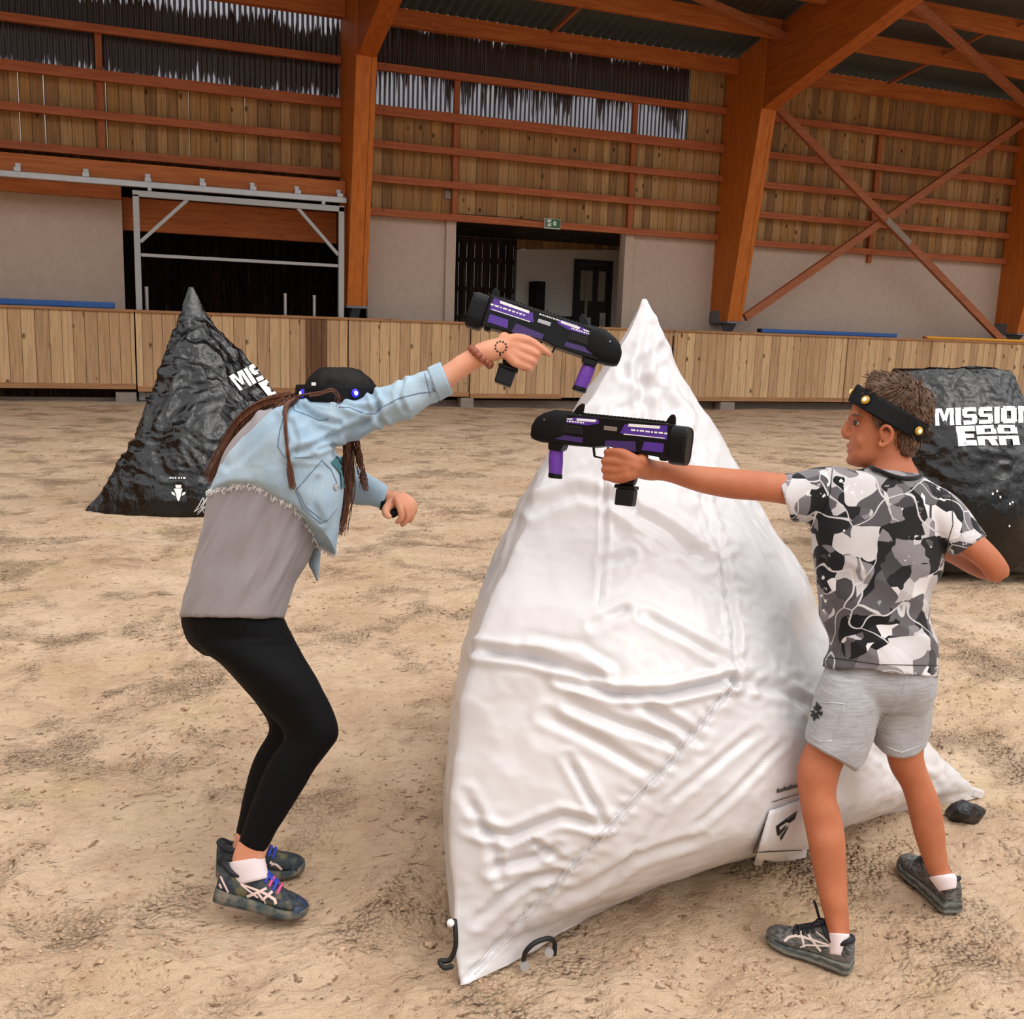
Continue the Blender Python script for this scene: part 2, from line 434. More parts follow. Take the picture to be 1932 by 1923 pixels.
M['leggings'] = plain('black_leggings', (9, 9, 12), .75, spec=.15, bump=.1, bscale=500)
M['shorts'] = cloth('grey_marl', (188, 186, 188), .05)
m = N('marl_shorts'); v = m.co(scale=(12, 12, 160)); f = m.noise(v, 2, 5, .7)
m.set(col=m.mix(m.gray(f, [(.3, 0), (.7, 1)]), srgb(142, 140, 143), srgb(180, 178, 180)), rough=.9, spec=.15, sheen=.2); m.bump(f, .2, .001); M['shorts'] = m.m
m = N('light_denim'); v = m.co(); f = m.noise(v, 5, 5, .6); g = m.noise(m.co(scale=(1, 1, .35)), 420, 2)
c = m.mix(m.gray(f, [(.3, 0), (.72, 1)]), srgb(140, 168, 190), srgb(186, 205, 217))
c = m.mix(m.gray(g, [(.35, .22), (.6, 0)]), c, srgb(110, 140, 165)); m.set(col=c, rough=.85, spec=.15, sheen=.1); m.bump(g, .3, .001); M['denim'] = m.m
M['fray'] = cloth('frayed_white_threads', (228, 228, 228), .05)
M['stitch'] = plain('denim_stitching', (104, 124, 146), .8)
M['teal'] = cloth('teal_print', (40, 110, 120), .3)
M['sock'] = cloth('white_sock', (236, 222, 226), .03)
M['bead'] = plain('wooden_beads', (150, 84, 62), .45, var=.2)
# shirt with a patchwork of grey, black and white camouflage shapes
m = N('grey_camouflage_jersey'); v = m.co(scale=(1, 1, 1)); dn = m.noisec(v, 7, 1)
def warp(fac):
    x = m.n('ShaderNodeMix', data_type='VECTOR'); x.inputs[0].default_value = fac; m.l(v, x.inputs[4]); m.l(dn, x.inputs[5]); return x.outputs[1]
cells = m.voro(warp(.07), 23, out='Color', metric='CHEBYCHEV', rnd=.9)
cs = m.sep(cells)
gr = [(0, srgb(34, 33, 36)), (.24, srgb(96, 92, 96)), (.40, srgb(134, 129, 133)), (.56, srgb(192, 187, 190)), (.70, srgb(70, 67, 71)), (.82, srgb(226, 222, 224)), (.93, srgb(20, 20, 22))]
c = m.ramp(cs[0], gr, 'CONSTANT')
c2 = m.ramp(m.sep(m.voro(warp(.11), 15, out='Color'))[1], [(0, srgb(22, 22, 24)), (.2, srgb(206, 202, 204)), (.36, srgb(118, 114, 118)), (.5, srgb(150, 145, 148)), (.6, srgb(30, 30, 32)), (.75, srgb(88, 84, 88)), (.88, srgb(214, 210, 212))], 'CONSTANT')
c = m.mix(m.gray(m.noise(v, 9, 1), [(.49, 0), (.5, 1)], 'CONSTANT'), c, c2)
ln = m.voro(warp(.2), 7, 'DISTANCE_TO_EDGE')
c = m.mix(m.gray(ln, [(.009, 1), (.014, 0)]), c, srgb(206, 202, 204))
ln2 = m.noise(v, 60, 2); sp = m.noise(v, 11, 1)
c = m.mix(m.math('MULTIPLY', m.gray(ln2, [(.60, 0), (.63, .9)]), m.gray(sp, [(.58, 0), (.62, 1)])), c, srgb(235, 235, 235))
m.set(col=c, rough=.85, spec=.2, sheen=.1); m.bump(m.noise(v, 600, 2), .2, .001); M['camo'] = m.m
M['collar'] = cloth('black_rib', (24, 24, 26), .05)
# inflatable covers
m = N('white_vinyl'); v = m.co(); f = m.noise(v, 3, 4); dn = m.noise(v, 30, 3)
m.set(col=m.mix(m.gray(f, [(.3, 0), (.7, 1)]), srgb(208, 204, 205), srgb(218, 214, 215)), rough=.28, spec=.5); m.bump(dn, .06, .004); M['vinyl_white'] = m.m
m = N('black_vinyl'); v = m.co(); a = m.noise(m.co(scale=(1, 1, .45)), 7, 5, .55, 1.6); b2 = m.noise(v, 26, 4, .6, .8)
m.set(col=srgb(8, 8, 11), rough=.12, spec=.52); m.bump(m.math('ADD', m.math('MULTIPLY', a, 1.6), m.math('MULTIPLY', b2, .4)), .22, .05); M['vinyl_black'] = m.m
m = N('black_bag_plastic'); v = m.co(); m.set(col=srgb(14, 15, 17), rough=.25, spec=.5); m.bump(m.noise(v, 30, 5), .8, .02); M['bag'] = m.m
# shoes
m = N('dark_trainer_knit'); v = m.co(); f = m.noise(v, 60, 4); g = m.noise(v, 24, 2)
c = m.mix(m.gray(f, [(.42, 0), (.6, .8)]), srgb(26, 34, 46), srgb(64, 70, 66)); c = m.mix(m.gray(g, [(.56, 0), (.66, .7)]), c, srgb(112, 104, 66))
m.set(col=c, rough=.7); m.bump(m.noise(v, 260, 2), .4, .002); M['trainer'] = m.m
m = N('grey_trainer_mesh'); v = m.co(); f = m.noise(m.co(scale=(1, 1, 2.4)), 70, 4)
m.set(col=m.mix(m.gray(f, [(.38, 0), (.62, 1)]), srgb(58, 58, 60), srgb(122, 120, 116)), rough=.75); m.bump(m.noise(v, 260, 2), .4, .002); M['trainer_grey'] = m.m
M['toe_grey'] = plain('grey_toe_cap', (92, 88, 86), .6, bump=.2)
M['toe_navy'] = plain('navy_toe_cap', (36, 52, 78), .5, bump=.2)
m = N('grey_layered_sole'); v = m.co(); s_ = m.sep(v); f = m.wave(m.co(scale=(1, 1, 1)), 16, 3, 3, 3, d='Z')
m.set(col=m.mix(f, srgb(66, 70, 70), srgb(124, 124, 116)), rough=.8); m.bump(f, .4, .004); M['sole_grey'] = m.m
m = N('dusty_dark_sole'); v = m.co(); f = m.noise(v, 30, 4)
m.set(col=m.mix(m.gray(f, [(.4, 0), (.65, 1)]), srgb(50, 64, 66), srgb(120, 110, 96)), rough=.85); m.bump(f, .3, .003); M['sole_dark'] = m.m
M['stripe_pink'] = plain('pale_pink_stripe', (226, 196, 188), .5)
M['stripe_white'] = plain('off_white_stripe', (232, 216, 208), .5)
M['lace_pink'] = plain('pink_lace', (206, 84, 138), .7, var=.2)
M['lace_blue'] = plain('blue_lace', (44, 66, 180), .7, var=.2)
M['lace_black'] = plain('black_lace', (24, 26, 34), .7)
M['rope'] = plain('black_rope', (18, 18, 20), .6)
# sand
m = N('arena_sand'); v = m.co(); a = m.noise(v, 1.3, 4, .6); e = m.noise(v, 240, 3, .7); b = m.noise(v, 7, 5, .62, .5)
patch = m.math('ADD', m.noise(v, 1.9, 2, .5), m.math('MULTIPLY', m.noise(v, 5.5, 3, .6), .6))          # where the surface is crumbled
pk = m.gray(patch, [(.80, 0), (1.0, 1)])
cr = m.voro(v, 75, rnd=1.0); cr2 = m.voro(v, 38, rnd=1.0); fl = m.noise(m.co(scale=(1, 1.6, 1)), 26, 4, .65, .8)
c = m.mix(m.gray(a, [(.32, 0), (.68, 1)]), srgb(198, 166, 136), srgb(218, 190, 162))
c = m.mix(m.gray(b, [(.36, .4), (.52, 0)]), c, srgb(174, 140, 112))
c = m.mix(m.math('MULTIPLY', pk, m.gray(cr, [(.30, 0), (.60, .3)])), c, srgb(140, 108, 82))  # gaps between crumbs darkened: shade put into the colour
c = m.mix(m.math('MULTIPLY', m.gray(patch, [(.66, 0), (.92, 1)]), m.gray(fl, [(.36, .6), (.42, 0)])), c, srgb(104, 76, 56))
c = m.mix(m.gray(fl, [(.34, .75), (.385, 0)]), c, srgb(100, 72, 50))  # dark flecks in the bump's hollows stand in for relief shading
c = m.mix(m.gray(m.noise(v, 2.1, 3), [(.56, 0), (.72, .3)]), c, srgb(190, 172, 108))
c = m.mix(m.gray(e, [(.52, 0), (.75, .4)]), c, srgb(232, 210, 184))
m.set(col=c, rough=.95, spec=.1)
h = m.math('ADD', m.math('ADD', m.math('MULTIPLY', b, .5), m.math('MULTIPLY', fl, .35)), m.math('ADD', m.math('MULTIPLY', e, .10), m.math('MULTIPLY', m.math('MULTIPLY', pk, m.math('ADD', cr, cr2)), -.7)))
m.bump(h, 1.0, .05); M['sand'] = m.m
m = N('damp_sand_clods'); v = m.co(); f = m.noise(v, 40, 3)
m.set(col=m.mix(m.gray(f, [(.35, 0), (.65, 1)]), srgb(140, 108, 84), srgb(204, 174, 144)), rough=.95, spec=.1); M['clod'] = m.m
# roof sheet and translucent cladding
m = N('grey_roof_sheet'); m.set(col=srgb(86, 88, 84), rough=.6, metal=.2); M['roof'] = m.m
def polycarb(name, lo, hi, seed, off=.06):
    """grimy corrugated plastic: clear streaks let the daylight outside through; the rest is dirt and painted darkness for trees beyond"""
    m = N(name); v = m.co(loc=(seed, 0, 0)); s = m.sep(v)
    zz = m.n('ShaderNodeMapRange'); m.l(s[2], zz.inputs[0]); zz.inputs[1].default_value = lo; zz.inputs[2].default_value = hi
    big = m.noise(m.comb(s[0], 0.0, 0.0), 1.1, 3); fine = m.noise(m.comb(m.math('MULTIPLY', s[0], 30.0), 0.0, m.math('MULTIPLY', s[2], .8)), 1.0, 3, .7)
    hgt = m.math('ADD', m.math('MULTIPLY', m.math('SUBTRACT', big, .5), 1.2), m.math('MULTIPLY', m.math('SUBTRACT', fine, .5), 1.6))
    k = m.math('SUBTRACT', m.math('ADD', hgt, off), zz.outputs[0])  # height fade paints in the bright and dim view beyond the sheet
    ribm = m.math('ADD', m.math('MULTIPLY', m.math('SINE', m.math('MULTIPLY', s[0], 2 * PI / .09)), .5), .5)
    clear = m.math('MULTIPLY', m.gray(k, [(0.0, 0), (.10, 1)]), m.gray(ribm, [(.42, .06), (.72, 1)]))
    clear = m.math('MAXIMUM', clear, m.math('MULTIPLY', m.gray(fine, [(.55, 0), (.8, .10)]), 1.0))
    tr = m.n('ShaderNodeBsdfTransparent'); tr.inputs[0].default_value = (.42, .40, .44, 1)
    mx = m.n('ShaderNodeMixShader'); m.set(col=srgb(58, 46, 44), rough=.35, spec=.5)
    m.l(clear, mx.inputs[0]); m.l(m.b.outputs[0], mx.inputs[1]); m.l(tr.outputs[0], mx.inputs[2]); m.l(mx.outputs[0], m.out.inputs[0])
    return m.m
# ------------------------------------------------------------------ the arena
def sand_h(x, y):
    h = .03 * noise.noise(V((x * .5, y * .5, 1.7))) + .022 * noise.noise(V((x * 1.6, y * 1.6, 5)))
    # slabs of packed sand with broken edges, and patches of crumbs
    wx, wy = x + .25 * noise.noise(V((x * 2.3, y * 2.3, 11))), y + .25 * noise.noise(V((x * 2.3, y * 2.3, 17)))
    am_ = 1 - .65 * max(0, min(1, (y - 3.5) / 5))
    for f_, am, sd in ((1.7, .018, 3), (4.2, .013, 8), (9.0, .006, 5)):
        t = noise.noise(V((wx * f_, wy * f_, sd))) * 4.5; fl_ = math.floor(t); fr = t - fl_; e_ = min(1, fr / .10); h += am_ * am * (fl_ * .55 + e_ * e_ * (3 - 2 * e_) * .55 + .2 * fr) * .8
    cr = max(0, min(1, (noise.noise(V((x * 1.5, y * 1.5, 23))) + .45 * noise.noise(V((x * 4, y * 4, 29))) - .02) * 3.2))
    b = noise.noise(V((x * 15, y * 15, 9.2))); c = noise.noise(V((x * 34, y * 34, 2.2)))
    h += .003 * b + .003 * c + cr * (.010 * b + .011 * abs(c) + .012 * max(0, c - .2))
    k = max(0.0, min(1.0, (19 - y) / 16))
    h *= .55 + .45 * k
    t = max(0, min(1, (y - 9) / 8))
    h += t * (.09 - .009 * (x + 2)) * (1 if x < 9 else max(0, 1 - (x - 9) * .3))
    return h
def flat_spots(x, y, h):
    for (cx, cy, r, z) in FEET:
        d = math.hypot(x - cx, y - cy)
        if d < r * 2: w = max(0, min(1, (2 * r - d) / r)); h = h * (1 - w) + z * w
    return h
FEET = [(.30, 2.42, .16, -.004), (.36, 2.62, .15, -.004), (1.58, 1.79, .17, -.004), (2.04, 1.95, .2, -.004), (.67, 1.95, .05, .0), (2.63, 2.34, .05, .0)]
mb = MB(); NR, NC = 430, 400; ys = [.75 * (19.0 / .75) ** (i / NR) for i in range(NR + 1)]
for i, y in enumerate(ys):
    x0, x1 = -1.6 - .26 * y, 2.0 + 1.16 * y
    for j in range(NC + 1):
        x = x0 + (x1 - x0) * j / NC
        ed = min(1, min(j, NC - j) / (NC * .05), i / 25); hh = flat_spots(x, y, sand_h(x, y)); mb.v.append(V((x, y, hh * ed - .062 * (1 - ed))))
for i in range(NR):
    for j in range(NC):
        a = i * (NC + 1) + j; mb.f.append((a, a + 1, a + NC + 2, a + NC + 1)); mb.mi.append(0)
mb.add([(-22, -14, -.07), (34, -14, -.07), (34, 19.0, -.07), (-22, 19.0, -.07)], [(0, 1, 2, 3)])
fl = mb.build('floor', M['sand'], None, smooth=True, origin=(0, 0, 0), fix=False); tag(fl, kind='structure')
for p in fl.data.polygons[:5]: pass

# loose clods lying in clusters on the sand
rng = random.Random(77); mb = MB(); n = 0
OCT = [(1, 0, 0), (0, 1, 0), (-1, 0, 0), (0, -1, 0), (.7, .7, .6), (-.7, .7, .6), (-.7, -.7, .6), (.7, -.7, .6), (0, 0, .95), (0, 0, -.5)]
OCF = [(0, 1, 4), (1, 2, 5), (2, 3, 6), (3, 0, 7), (0, 4, 7), (1, 5, 4), (2, 6, 5), (3, 7, 6), (4, 5, 8), (5, 6, 8), (6, 7, 8), (7, 4, 8), (1, 0, 9), (2, 1, 9), (3, 2, 9), (0, 3, 9)]
while n < 12000:
    y = 1.3 * (13 / 1.3) ** rng.random(); x = rng.uniform(-.9 - .22 * y, 1.2 + 1.1 * y)
    cl = noise.noise(V((x * 1.5, y * 1.5, 23))) + .5 * noise.noise(V((x * 4.5, y * 4.5, 29)))
    if cl < .12 and rng.random() > .10: continue
    if any(math.hypot(x - q[0], y - q[1]) < q[2] for q in FEET): continue
    r = rng.uniform(.0022, .0052) * (1 + 1.0 * (rng.random() < .05)) * (1 + .10 * max(0, y - 2)); a_ = rng.uniform(0, PI); ca, sa = math.cos(a_), math.sin(a_); el = rng.uniform(.7, 1.7)
    z = flat_spots(x, y, sand_h(x, y)); k = [rng.uniform(.75, 1.25) for _ in OCT]; n += 1
    mb.add([(x + (p[0] * el * ca - p[1] * sa) * r * q, y + (p[0] * el * sa + p[1] * ca) * r * q, z + p[2] * r * .8 * q) for p, q in zip(OCT, k)], OCF)
o = mb.build('sand_clods', M['clod'], origin=(0, 0, 0), fix=False); tag(o, 'loose damp clods scattered in clusters over the arena sand', 'sand clods', kind='stuff')
ROOF = lambda y: 7.14 + .21 * (18.6 - y)
FX = [3.75, 11.83, 19.95]      # left faces of the portal frames
# concrete lower wall in panels, with the two openings
mb = MB()
for x0, x1 in ((-8, -.02), (4.28, 5.80), (9.86, 11.72), (11.72, 26)): mb.box((x0, 19.0, -.1), (x1, 19.16, 3.57))
for x0, x1, y in ((5.80, 6.0, 18.94), (9.66, 9.86, 18.94)): mb.box((x0, y, -.1), (x1, 19.2, 3.57))
mb.box((-8, 19.02, 0), (26, 19.1, .55))
w = mb.build('wall_lower', M['concrete'], bevel=.006); tag(w, kind='structure')
# boarded upper wall: boards laid up one by one, a few open joints at the left
random.seed(4); mb = MB()
def boards(x0, x1, z0, z1, slits=()):
    x = x0; i = 0
    while x < x1 - .02:
        wd = min(.19, x1 - x); dy = random.uniform(-.004, .004); g = 0.0
        for (sx, w_) in slits:
            if x <= sx < x + wd: g = w_
        mb.box((x, 19.03 + dy, z0), (x + wd - g, 19.055 + dy, z1)); x += wd
    return mb
boards(-8, 3.95, 4.2, 5.5, ((-1.62, .009), (-1.18, .010), (-.38, .005), (1.1, .004), (1.95, .005), (-3.0, .006)))
boards(3.95, 12.0, 3.6, 5.5); boards(12.0, 26, 3.6, 7.2)
w = mb.build('wall_boarding', M['clad'], origin=(0, 0, 0)); tag(w, kind='structure')
mb = MB(); y = -12.0
while y < 18.9: mb.box((-9.06, y, -.1), (-9.0, y + .19, 6.9)); y += .19
w = mb.build('wall_left', M['clad'], origin=(0, 0, 0)); tag(w, kind='structure')
# corrugated clear strips above the boards
def corrug(name, x0, x1, z0, z1, mat, per=.09, amp=.012, y=19.05):
    mb = MB(); n = int((x1 - x0) / per * 6); r0 = []; r1 = []
    for i in range(n + 1):
        x = x0 + (x1 - x0) * i / n; yy = y + amp * math.sin(2 * PI * x / per); r0.append(V((x, yy, z0))); r1.append(V((x, yy, z1)))
    mb.loft([r0, r1], False, closed=False)
    o = mb.build(name, mat, smooth=True, origin=(0, 0, 0), fix=False); return tag(o, kind='structure')
corrug('window_1', -8, 3.93, 5.5, 6.28, polycarb('clear_sheet_low_left', 5.45, 6.1, 0, .22))
corrug('window_2', -8, 3.93, 6.28, 7.3, polycarb('clear_sheet_top_left', 6.85, 6.35, 40, .32))
corrug('window_3', 3.96, 11.0, 5.5, 6.25, polycarb('clear_sheet_low_middle', 5.3, 7.0, 7, .45))
corrug('window_4', 3.96, 11.0, 6.25, 7.2, polycarb('clear_sheet_top_middle', 7.05, 6.45, 90, .16))
mb = MB(); mb.box((11.0, 19.03, 5.5), (12.0, 19.06, 7.2)); w = mb.build('wall_end_boards', M['clad'], origin=(0, 0, 0)); tag(w, kind='structure')
# roof sheets
mb = MB(); r0 = []; r1 = []; n = 34 * 5 * 4
for i in range(n + 1):
    x = -8 + 34 * i / n; dz = .022 * math.sin(2 * PI * x / .2)
    r0.append(V((x, 19.3, ROOF(19.3) + .31 + dz))); r1.append(V((x, 10.8, ROOF(10.8) + .31 + dz)))
mb.loft([r0, r1], False, closed=False)
top = MB(); top.add([(-8, 19.3, ROOF(19.3) + .36), (26, 19.3, ROOF(19.3) + .36), (26, 10.8, ROOF(10.8) + .36), (-8, 10.8, ROOF(10.8) + .36)], [(0, 1, 2, 3)])
mb.add(top.v, top.f); rf = mb.build('ceiling', M['roof'], smooth=False, origin=(0, 0, 0), fix=False); tag(rf, kind='structure')
# portal frames: tapering column, rafter, groove between the two laminated halves, steel foot
LBL = ['tall orange laminated timber frame between the metal gate and the pale wall panel',
       'tall orange laminated timber frame rising behind the tip of the white inflatable pyramid',
       'orange laminated timber frame cut off by the right edge of the photo']
for X, lb in zip(FX, LBL):
    t = thing('portal_frame', lb, 'timber frame', (X + .18, 18.6, 0), 'portal frames of the hall')
    mb = MB(); P = [(18.3, 1.84), (19.0, 1.84), (19.0, ROOF(19.0)), (17.62, ROOF(17.62)), (17.62, 5.97)]
    for x0, x1 in ((X, X + .262), (X + .268, X + .36)):
        mb.prism([(a, b) for a, b in P], V((0, 0, 0)), V((0, 1, 0)), V((0, 0, 1)), V((1, 0, 0)), x0, x1)
    mb.build('column', M['glulam'], t, bevel=.006)
    mb = MB(); lo = lambda y: 5.99 + .224 * (17.65 - y)
    P = [(17.64, 5.97), (17.60, ROOF(17.6)), (10.7, ROOF(10.7)), (10.7, lo(10.7) + .2)]
    mb.prism(P, V((0, 0, 0)), V((0, 1, 0)), V((0, 0, 1)), V((1, 0, 0)), X + .015, X + .345)
    mb.build('rafter', M['glulam_y'], t, bevel=.006)
    mb = MB(); mb.box((X - .012, 18.28, 1.80), (X + .372, 19.0, 1.84)); mb.box((X - .012, 18.62, 1.84), (X - .001, 19.0, 2.06)); mb.box((X + .361, 18.62, 1.84), (X + .372, 19.0, 2.06))
    mb.build('steel_shoe', M['shoe_plate'], t)
    mb = MB(); mb.prism([(18.33, 1.80), (18.75, 1.80), (18.58, 1.62), (18.5, 1.62)], V((0, 0, 0)), V((0, 1, 0)), V((0, 0, 1)), V((1, 0, 0)), X + .1, X + .26)
    mb.box((X + .06, 18.42, 1.5), (X + .3, 18.68, 1.62)); mb.box((X + .04, 18.4, 0), (X + .32, 18.7, 1.5)); mb.build('pedestal', M['shoe_plate'], t)
    for q in (.1, .18, .26): mb = MB(); mb.disc((X + q, 18.42, 1.6), (0, -1, 0), .017, .03, 6); mb.build('anchor_bolt', M['galv'], t)
# girts
def girt(x0, x1, z, lab, h=.13, y0=18.83, y1=18.93, grp='horizontal wall rails'):
    mb = MB(); mb.box((x0, y0, z - h), (x1, y1, z)); o = mb.build('wall_rail', M['girt'], bevel=.006)
    tag(o, lab, 'timber rail', grp)
for (x0, x1, bay, zs) in ((-8, 3.74, 'left bay above the metal gate', (6.23, 5.52, 4.87, 4.27)), (4.12, 11.82, 'middle bay above the doorway', (6.21, 5.48, 4.86, 4.25, 3.65)), (12.2, 19.94, 'right bay behind the crossed braces', (6.19, 5.44, 4.82, 4.2, 3.6))):
    for i, z in enumerate(zs):
        w_ = ['topmost', 'second from top', 'third from top', 'fourth from top', 'lowest'][i]
        girt(x0, x1, z, f'orange-brown horizontal wooden wall rail, {w_}, in the {bay}', .17 if abs(z - 5.5) < .03 else .13)
for x, z0, z1, lb in ((-.3, 4.27, 6.2, 'short upright wooden stud crossing the rails above the metal gate'), (5.96, 3.55, 6.2, 'upright wooden stud above the left edge of the doorway'),
                      (9.74, 3.55, 6.2, 'upright wooden stud above the right edge of the doorway'), (15.92, 3.3, 6.2, 'upright wooden stud passing behind the crossing of the braces')):
    mb = MB(); mb.box((x - .055, 18.932, z0), (x + .055, 19.02, z1)); o = mb.build('wall_stud', M['stud'], bevel=.005); tag(o, lb, 'timber stud', 'upright wall studs')
# eave beams, roof purlins
for x0, x1, lb in ((-8, 3.74, 'heavy wooden eave beam under the roof at the top left corner'), (4.12, 11.82, 'heavy wooden eave beam under the roof above the middle bay'), (12.2, 19.94, 'heavy wooden eave beam under the roof above the crossed braces')):
    mb = MB(); mb.box((x0, 18.5, 6.79), (x1, 18.68, 7.08)); o = mb.build('eave_beam', M['glulam_x'], bevel=.006); tag(o, lb, 'beam', 'eave beams')
for y in (17.17, 15.86, 14.5, 13.1, 11.7, 10.3):
    for bi, (x0, x1) in enumerate(((-8, 3.74), (4.12, 11.82), (12.2, 19.94))):
        if y < 15 and bi < 2: continue
        if bi == 0 or y < 14: continue
        mb = MB(); zb = ROOF(y) - .32; mb.box((x0, y - .06, zb + .02), (x1, y + .06, zb + .36)); o = mb.build('roof_purlin', M['glulam_x'], bevel=.006)
        r_ = {17.17: 'nearest the wall', 15.86: 'second from the wall', 14.5: 'third from the wall'}[y]
        tag(o, f'wooden roof purlin {r_} under the metal roof of the {"middle" if bi == 1 else "right"} bay', 'roof beam', 'roof purlins')
# braces
def brace(a, b, w_, h, lab, cat='brace', name='timber_brace', mat='brace', side=(0, 1, 0), grp=None):
    mb = MB(); mb.beam(a, b, w_, h, side); o = mb.build(name, M[mat], bevel=.004); tag(o, lab, cat, grp); return o
x1b = brace((12.42, 18.17, 6.27), (19.42, 18.17, 1.62), .10, .16, 'long diagonal wooden brace falling from upper left to lower right, grey scuffs at its middle', side=(0, 1, 0))
brace((12.24, 18.275, 1.93), (19.3, 18.275, 6.55), .10, .16, 'long diagonal wooden brace rising to the right behind the other brace')
mb = MB(); d = (V((19.42, 18.17, 1.62)) - V((12.42, 18.17, 6.27))).normalized(); c = V((15.95, 18.116, 3.925))
mb.beam(c - d * .42, c + d * .42, .006, .13, (0, 1, 0)); mb.build('steel_plate', M['block'], x1b)
brace((12.9, 14.9, 7.35), (20.0, 18.3, 6.72), .12, .16, 'diagonal wooden roof brace crossing the upper right corner', name='roof_brace', grp='roof braces')
brace((9.3, 16.2, 7.3), (11.85, 17.0, 7.15), .1, .12, 'short slanting wooden roof brace meeting the rafter near the top middle', name='roof_brace', grp='roof braces')
for x, y0, y1, lb in ((7.65, 18.6, 17.2, 'thin wooden strut between roof beams over the middle bay'), (15.6, 18.6, 17.2, 'thin wooden strut just above the eave beam of the right bay'), (15.75, 17.1, 15.9, 'thin wooden strut between upper purlins in the right bay'), (16.3, 15.8, 14.5, 'thin wooden strut nearest the top right corner')):
    brace((x, y0, ROOF(y0) - .12), (x + .15, y1, ROOF(y1) - .12), .06, .06, lb, 'strut', 'roof_strut', 'brace', (1, 0, 0), 'roof struts')
# left bay: door beam, sliding rail, metal gate frame
mb = MB(); mb.box((-8, 18.4, 3.74), (3.74, 18.62, 4.02)); o = mb.build('door_beam', M['glulam_x'], bevel=.006); tag(o, 'long orange timber beam carrying the sliding gate rail', 'beam')
mb = MB(); mb.box((-8, 18.62, 3.45), (-.02, 18.8, 3.66)); o = mb.build('back_beam', M['glulam_x'], bevel=.006); tag(o, 'brown timber edge beam on top of the white wall behind the gate rail', 'beam')
t = thing('gate_rail', 'grey steel sliding gate rail with brackets under the long beam', 'rail', (0, 18.25, 3.6))
mb = MB(); mb.box((-8, 18.2, 3.62), (3.72, 18.3, 3.72)); mb.build('track', M['galv'], t, bevel=.01)
for x in (-1.55, .4, 1.27, 2.1, 2.86, 3.6, -.55):
    mb = MB(); mb.box((x - .05, 18.2, 3.72), (x + .05, 18.4, 3.78)); mb.box((x - .04, 18.36, 3.76), (x + .04, 18.4, 3.86)); mb.disc((x, 18.36, 3.82), (0, -1, 0), .03, .03, 8)
    mb.build('bracket', M['galv'], t)
t = thing('sliding_gate', 'pale grey metal sliding gate frame standing before the dark opening', 'gate', (1.9, 18.22, 0))
for nm, a, b, w_ in (('post', (.20, 18.22, .1), (.20, 18.22, 3.5), .1), ('post', (3.62, 18.22, .1), (3.62, 18.22, 3.55), .1), ('top_bar', (.15, 18.22, 3.515), (3.67, 18.22, 3.515), .1), ('middle_bar', (.25, 18.22, 2.53), (3.57, 18.22, 2.53), .055), ('diagonal_brace', (.25, 18.22, 2.74), (1.02, 18.22, 3.48), .06), ('diagonal_brace', (3.57, 18.22, 2.72), (2.85, 18.22, 3.48), .06), ('bottom_bar', (.25, 18.22, .2), (3.57, 18.22, .2), .08)):
    mb = MB(); mb.beam(a, b, w_, w_, (0, 1, 0)); mb.build(nm, M['white_frame'], t, bevel=.006)
for x in (.42, 3.3):
    mb = MB(); mb.box((x - .03, 18.19, 3.57), (x + .03, 18.25, 3.615)); mb.disc((x, 18.17, 3.60), (0, 1, 0), .03, .028, 12); mb.build('trolley', M['galv'], t)
for i, (x, z) in enumerate(((2.67, 1.99), (3.19, 1.98), (.33, 2.0))):
    mb = MB(); mb.tube([(x, 18.5, 0), (x, 18.5, z)], .03, 10); mb.disc((x, 18.5, z), (0, 0, 1), .035, .02, 10); o = mb.build('steel_post', M['galv'], smooth=False)
    tag(o, ['short galvanised post in the dark opening, left of the pair', 'short galvanised post in the dark opening, nearest the orange column', 'short galvanised post beside the left upright of the gate frame'][i], 'post', 'short posts at the gate')
# dark rooms behind the openings
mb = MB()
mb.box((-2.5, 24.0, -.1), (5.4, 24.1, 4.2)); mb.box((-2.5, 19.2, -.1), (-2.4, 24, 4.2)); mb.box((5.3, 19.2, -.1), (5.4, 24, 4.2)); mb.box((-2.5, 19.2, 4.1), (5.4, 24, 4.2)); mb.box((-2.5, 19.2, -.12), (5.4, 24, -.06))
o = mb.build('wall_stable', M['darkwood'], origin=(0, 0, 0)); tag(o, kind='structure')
mb = MB(); mb.box((-.02, 19.3, 3.0), (3.75, 19.45, 3.56)); o = mb.build('lintel_beam', M['glulam_x'], bevel=.006); tag(o, 'dark brown timber beam across the top inside the gate opening', 'beam')
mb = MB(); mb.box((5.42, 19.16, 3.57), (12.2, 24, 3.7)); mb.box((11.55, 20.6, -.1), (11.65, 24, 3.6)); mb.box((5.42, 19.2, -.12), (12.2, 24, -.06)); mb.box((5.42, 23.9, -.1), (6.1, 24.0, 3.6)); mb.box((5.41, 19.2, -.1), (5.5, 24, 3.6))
o = mb.build('wall_passage', M['darkwood'], origin=(0, 0, 0)); tag(o, kind='structure')
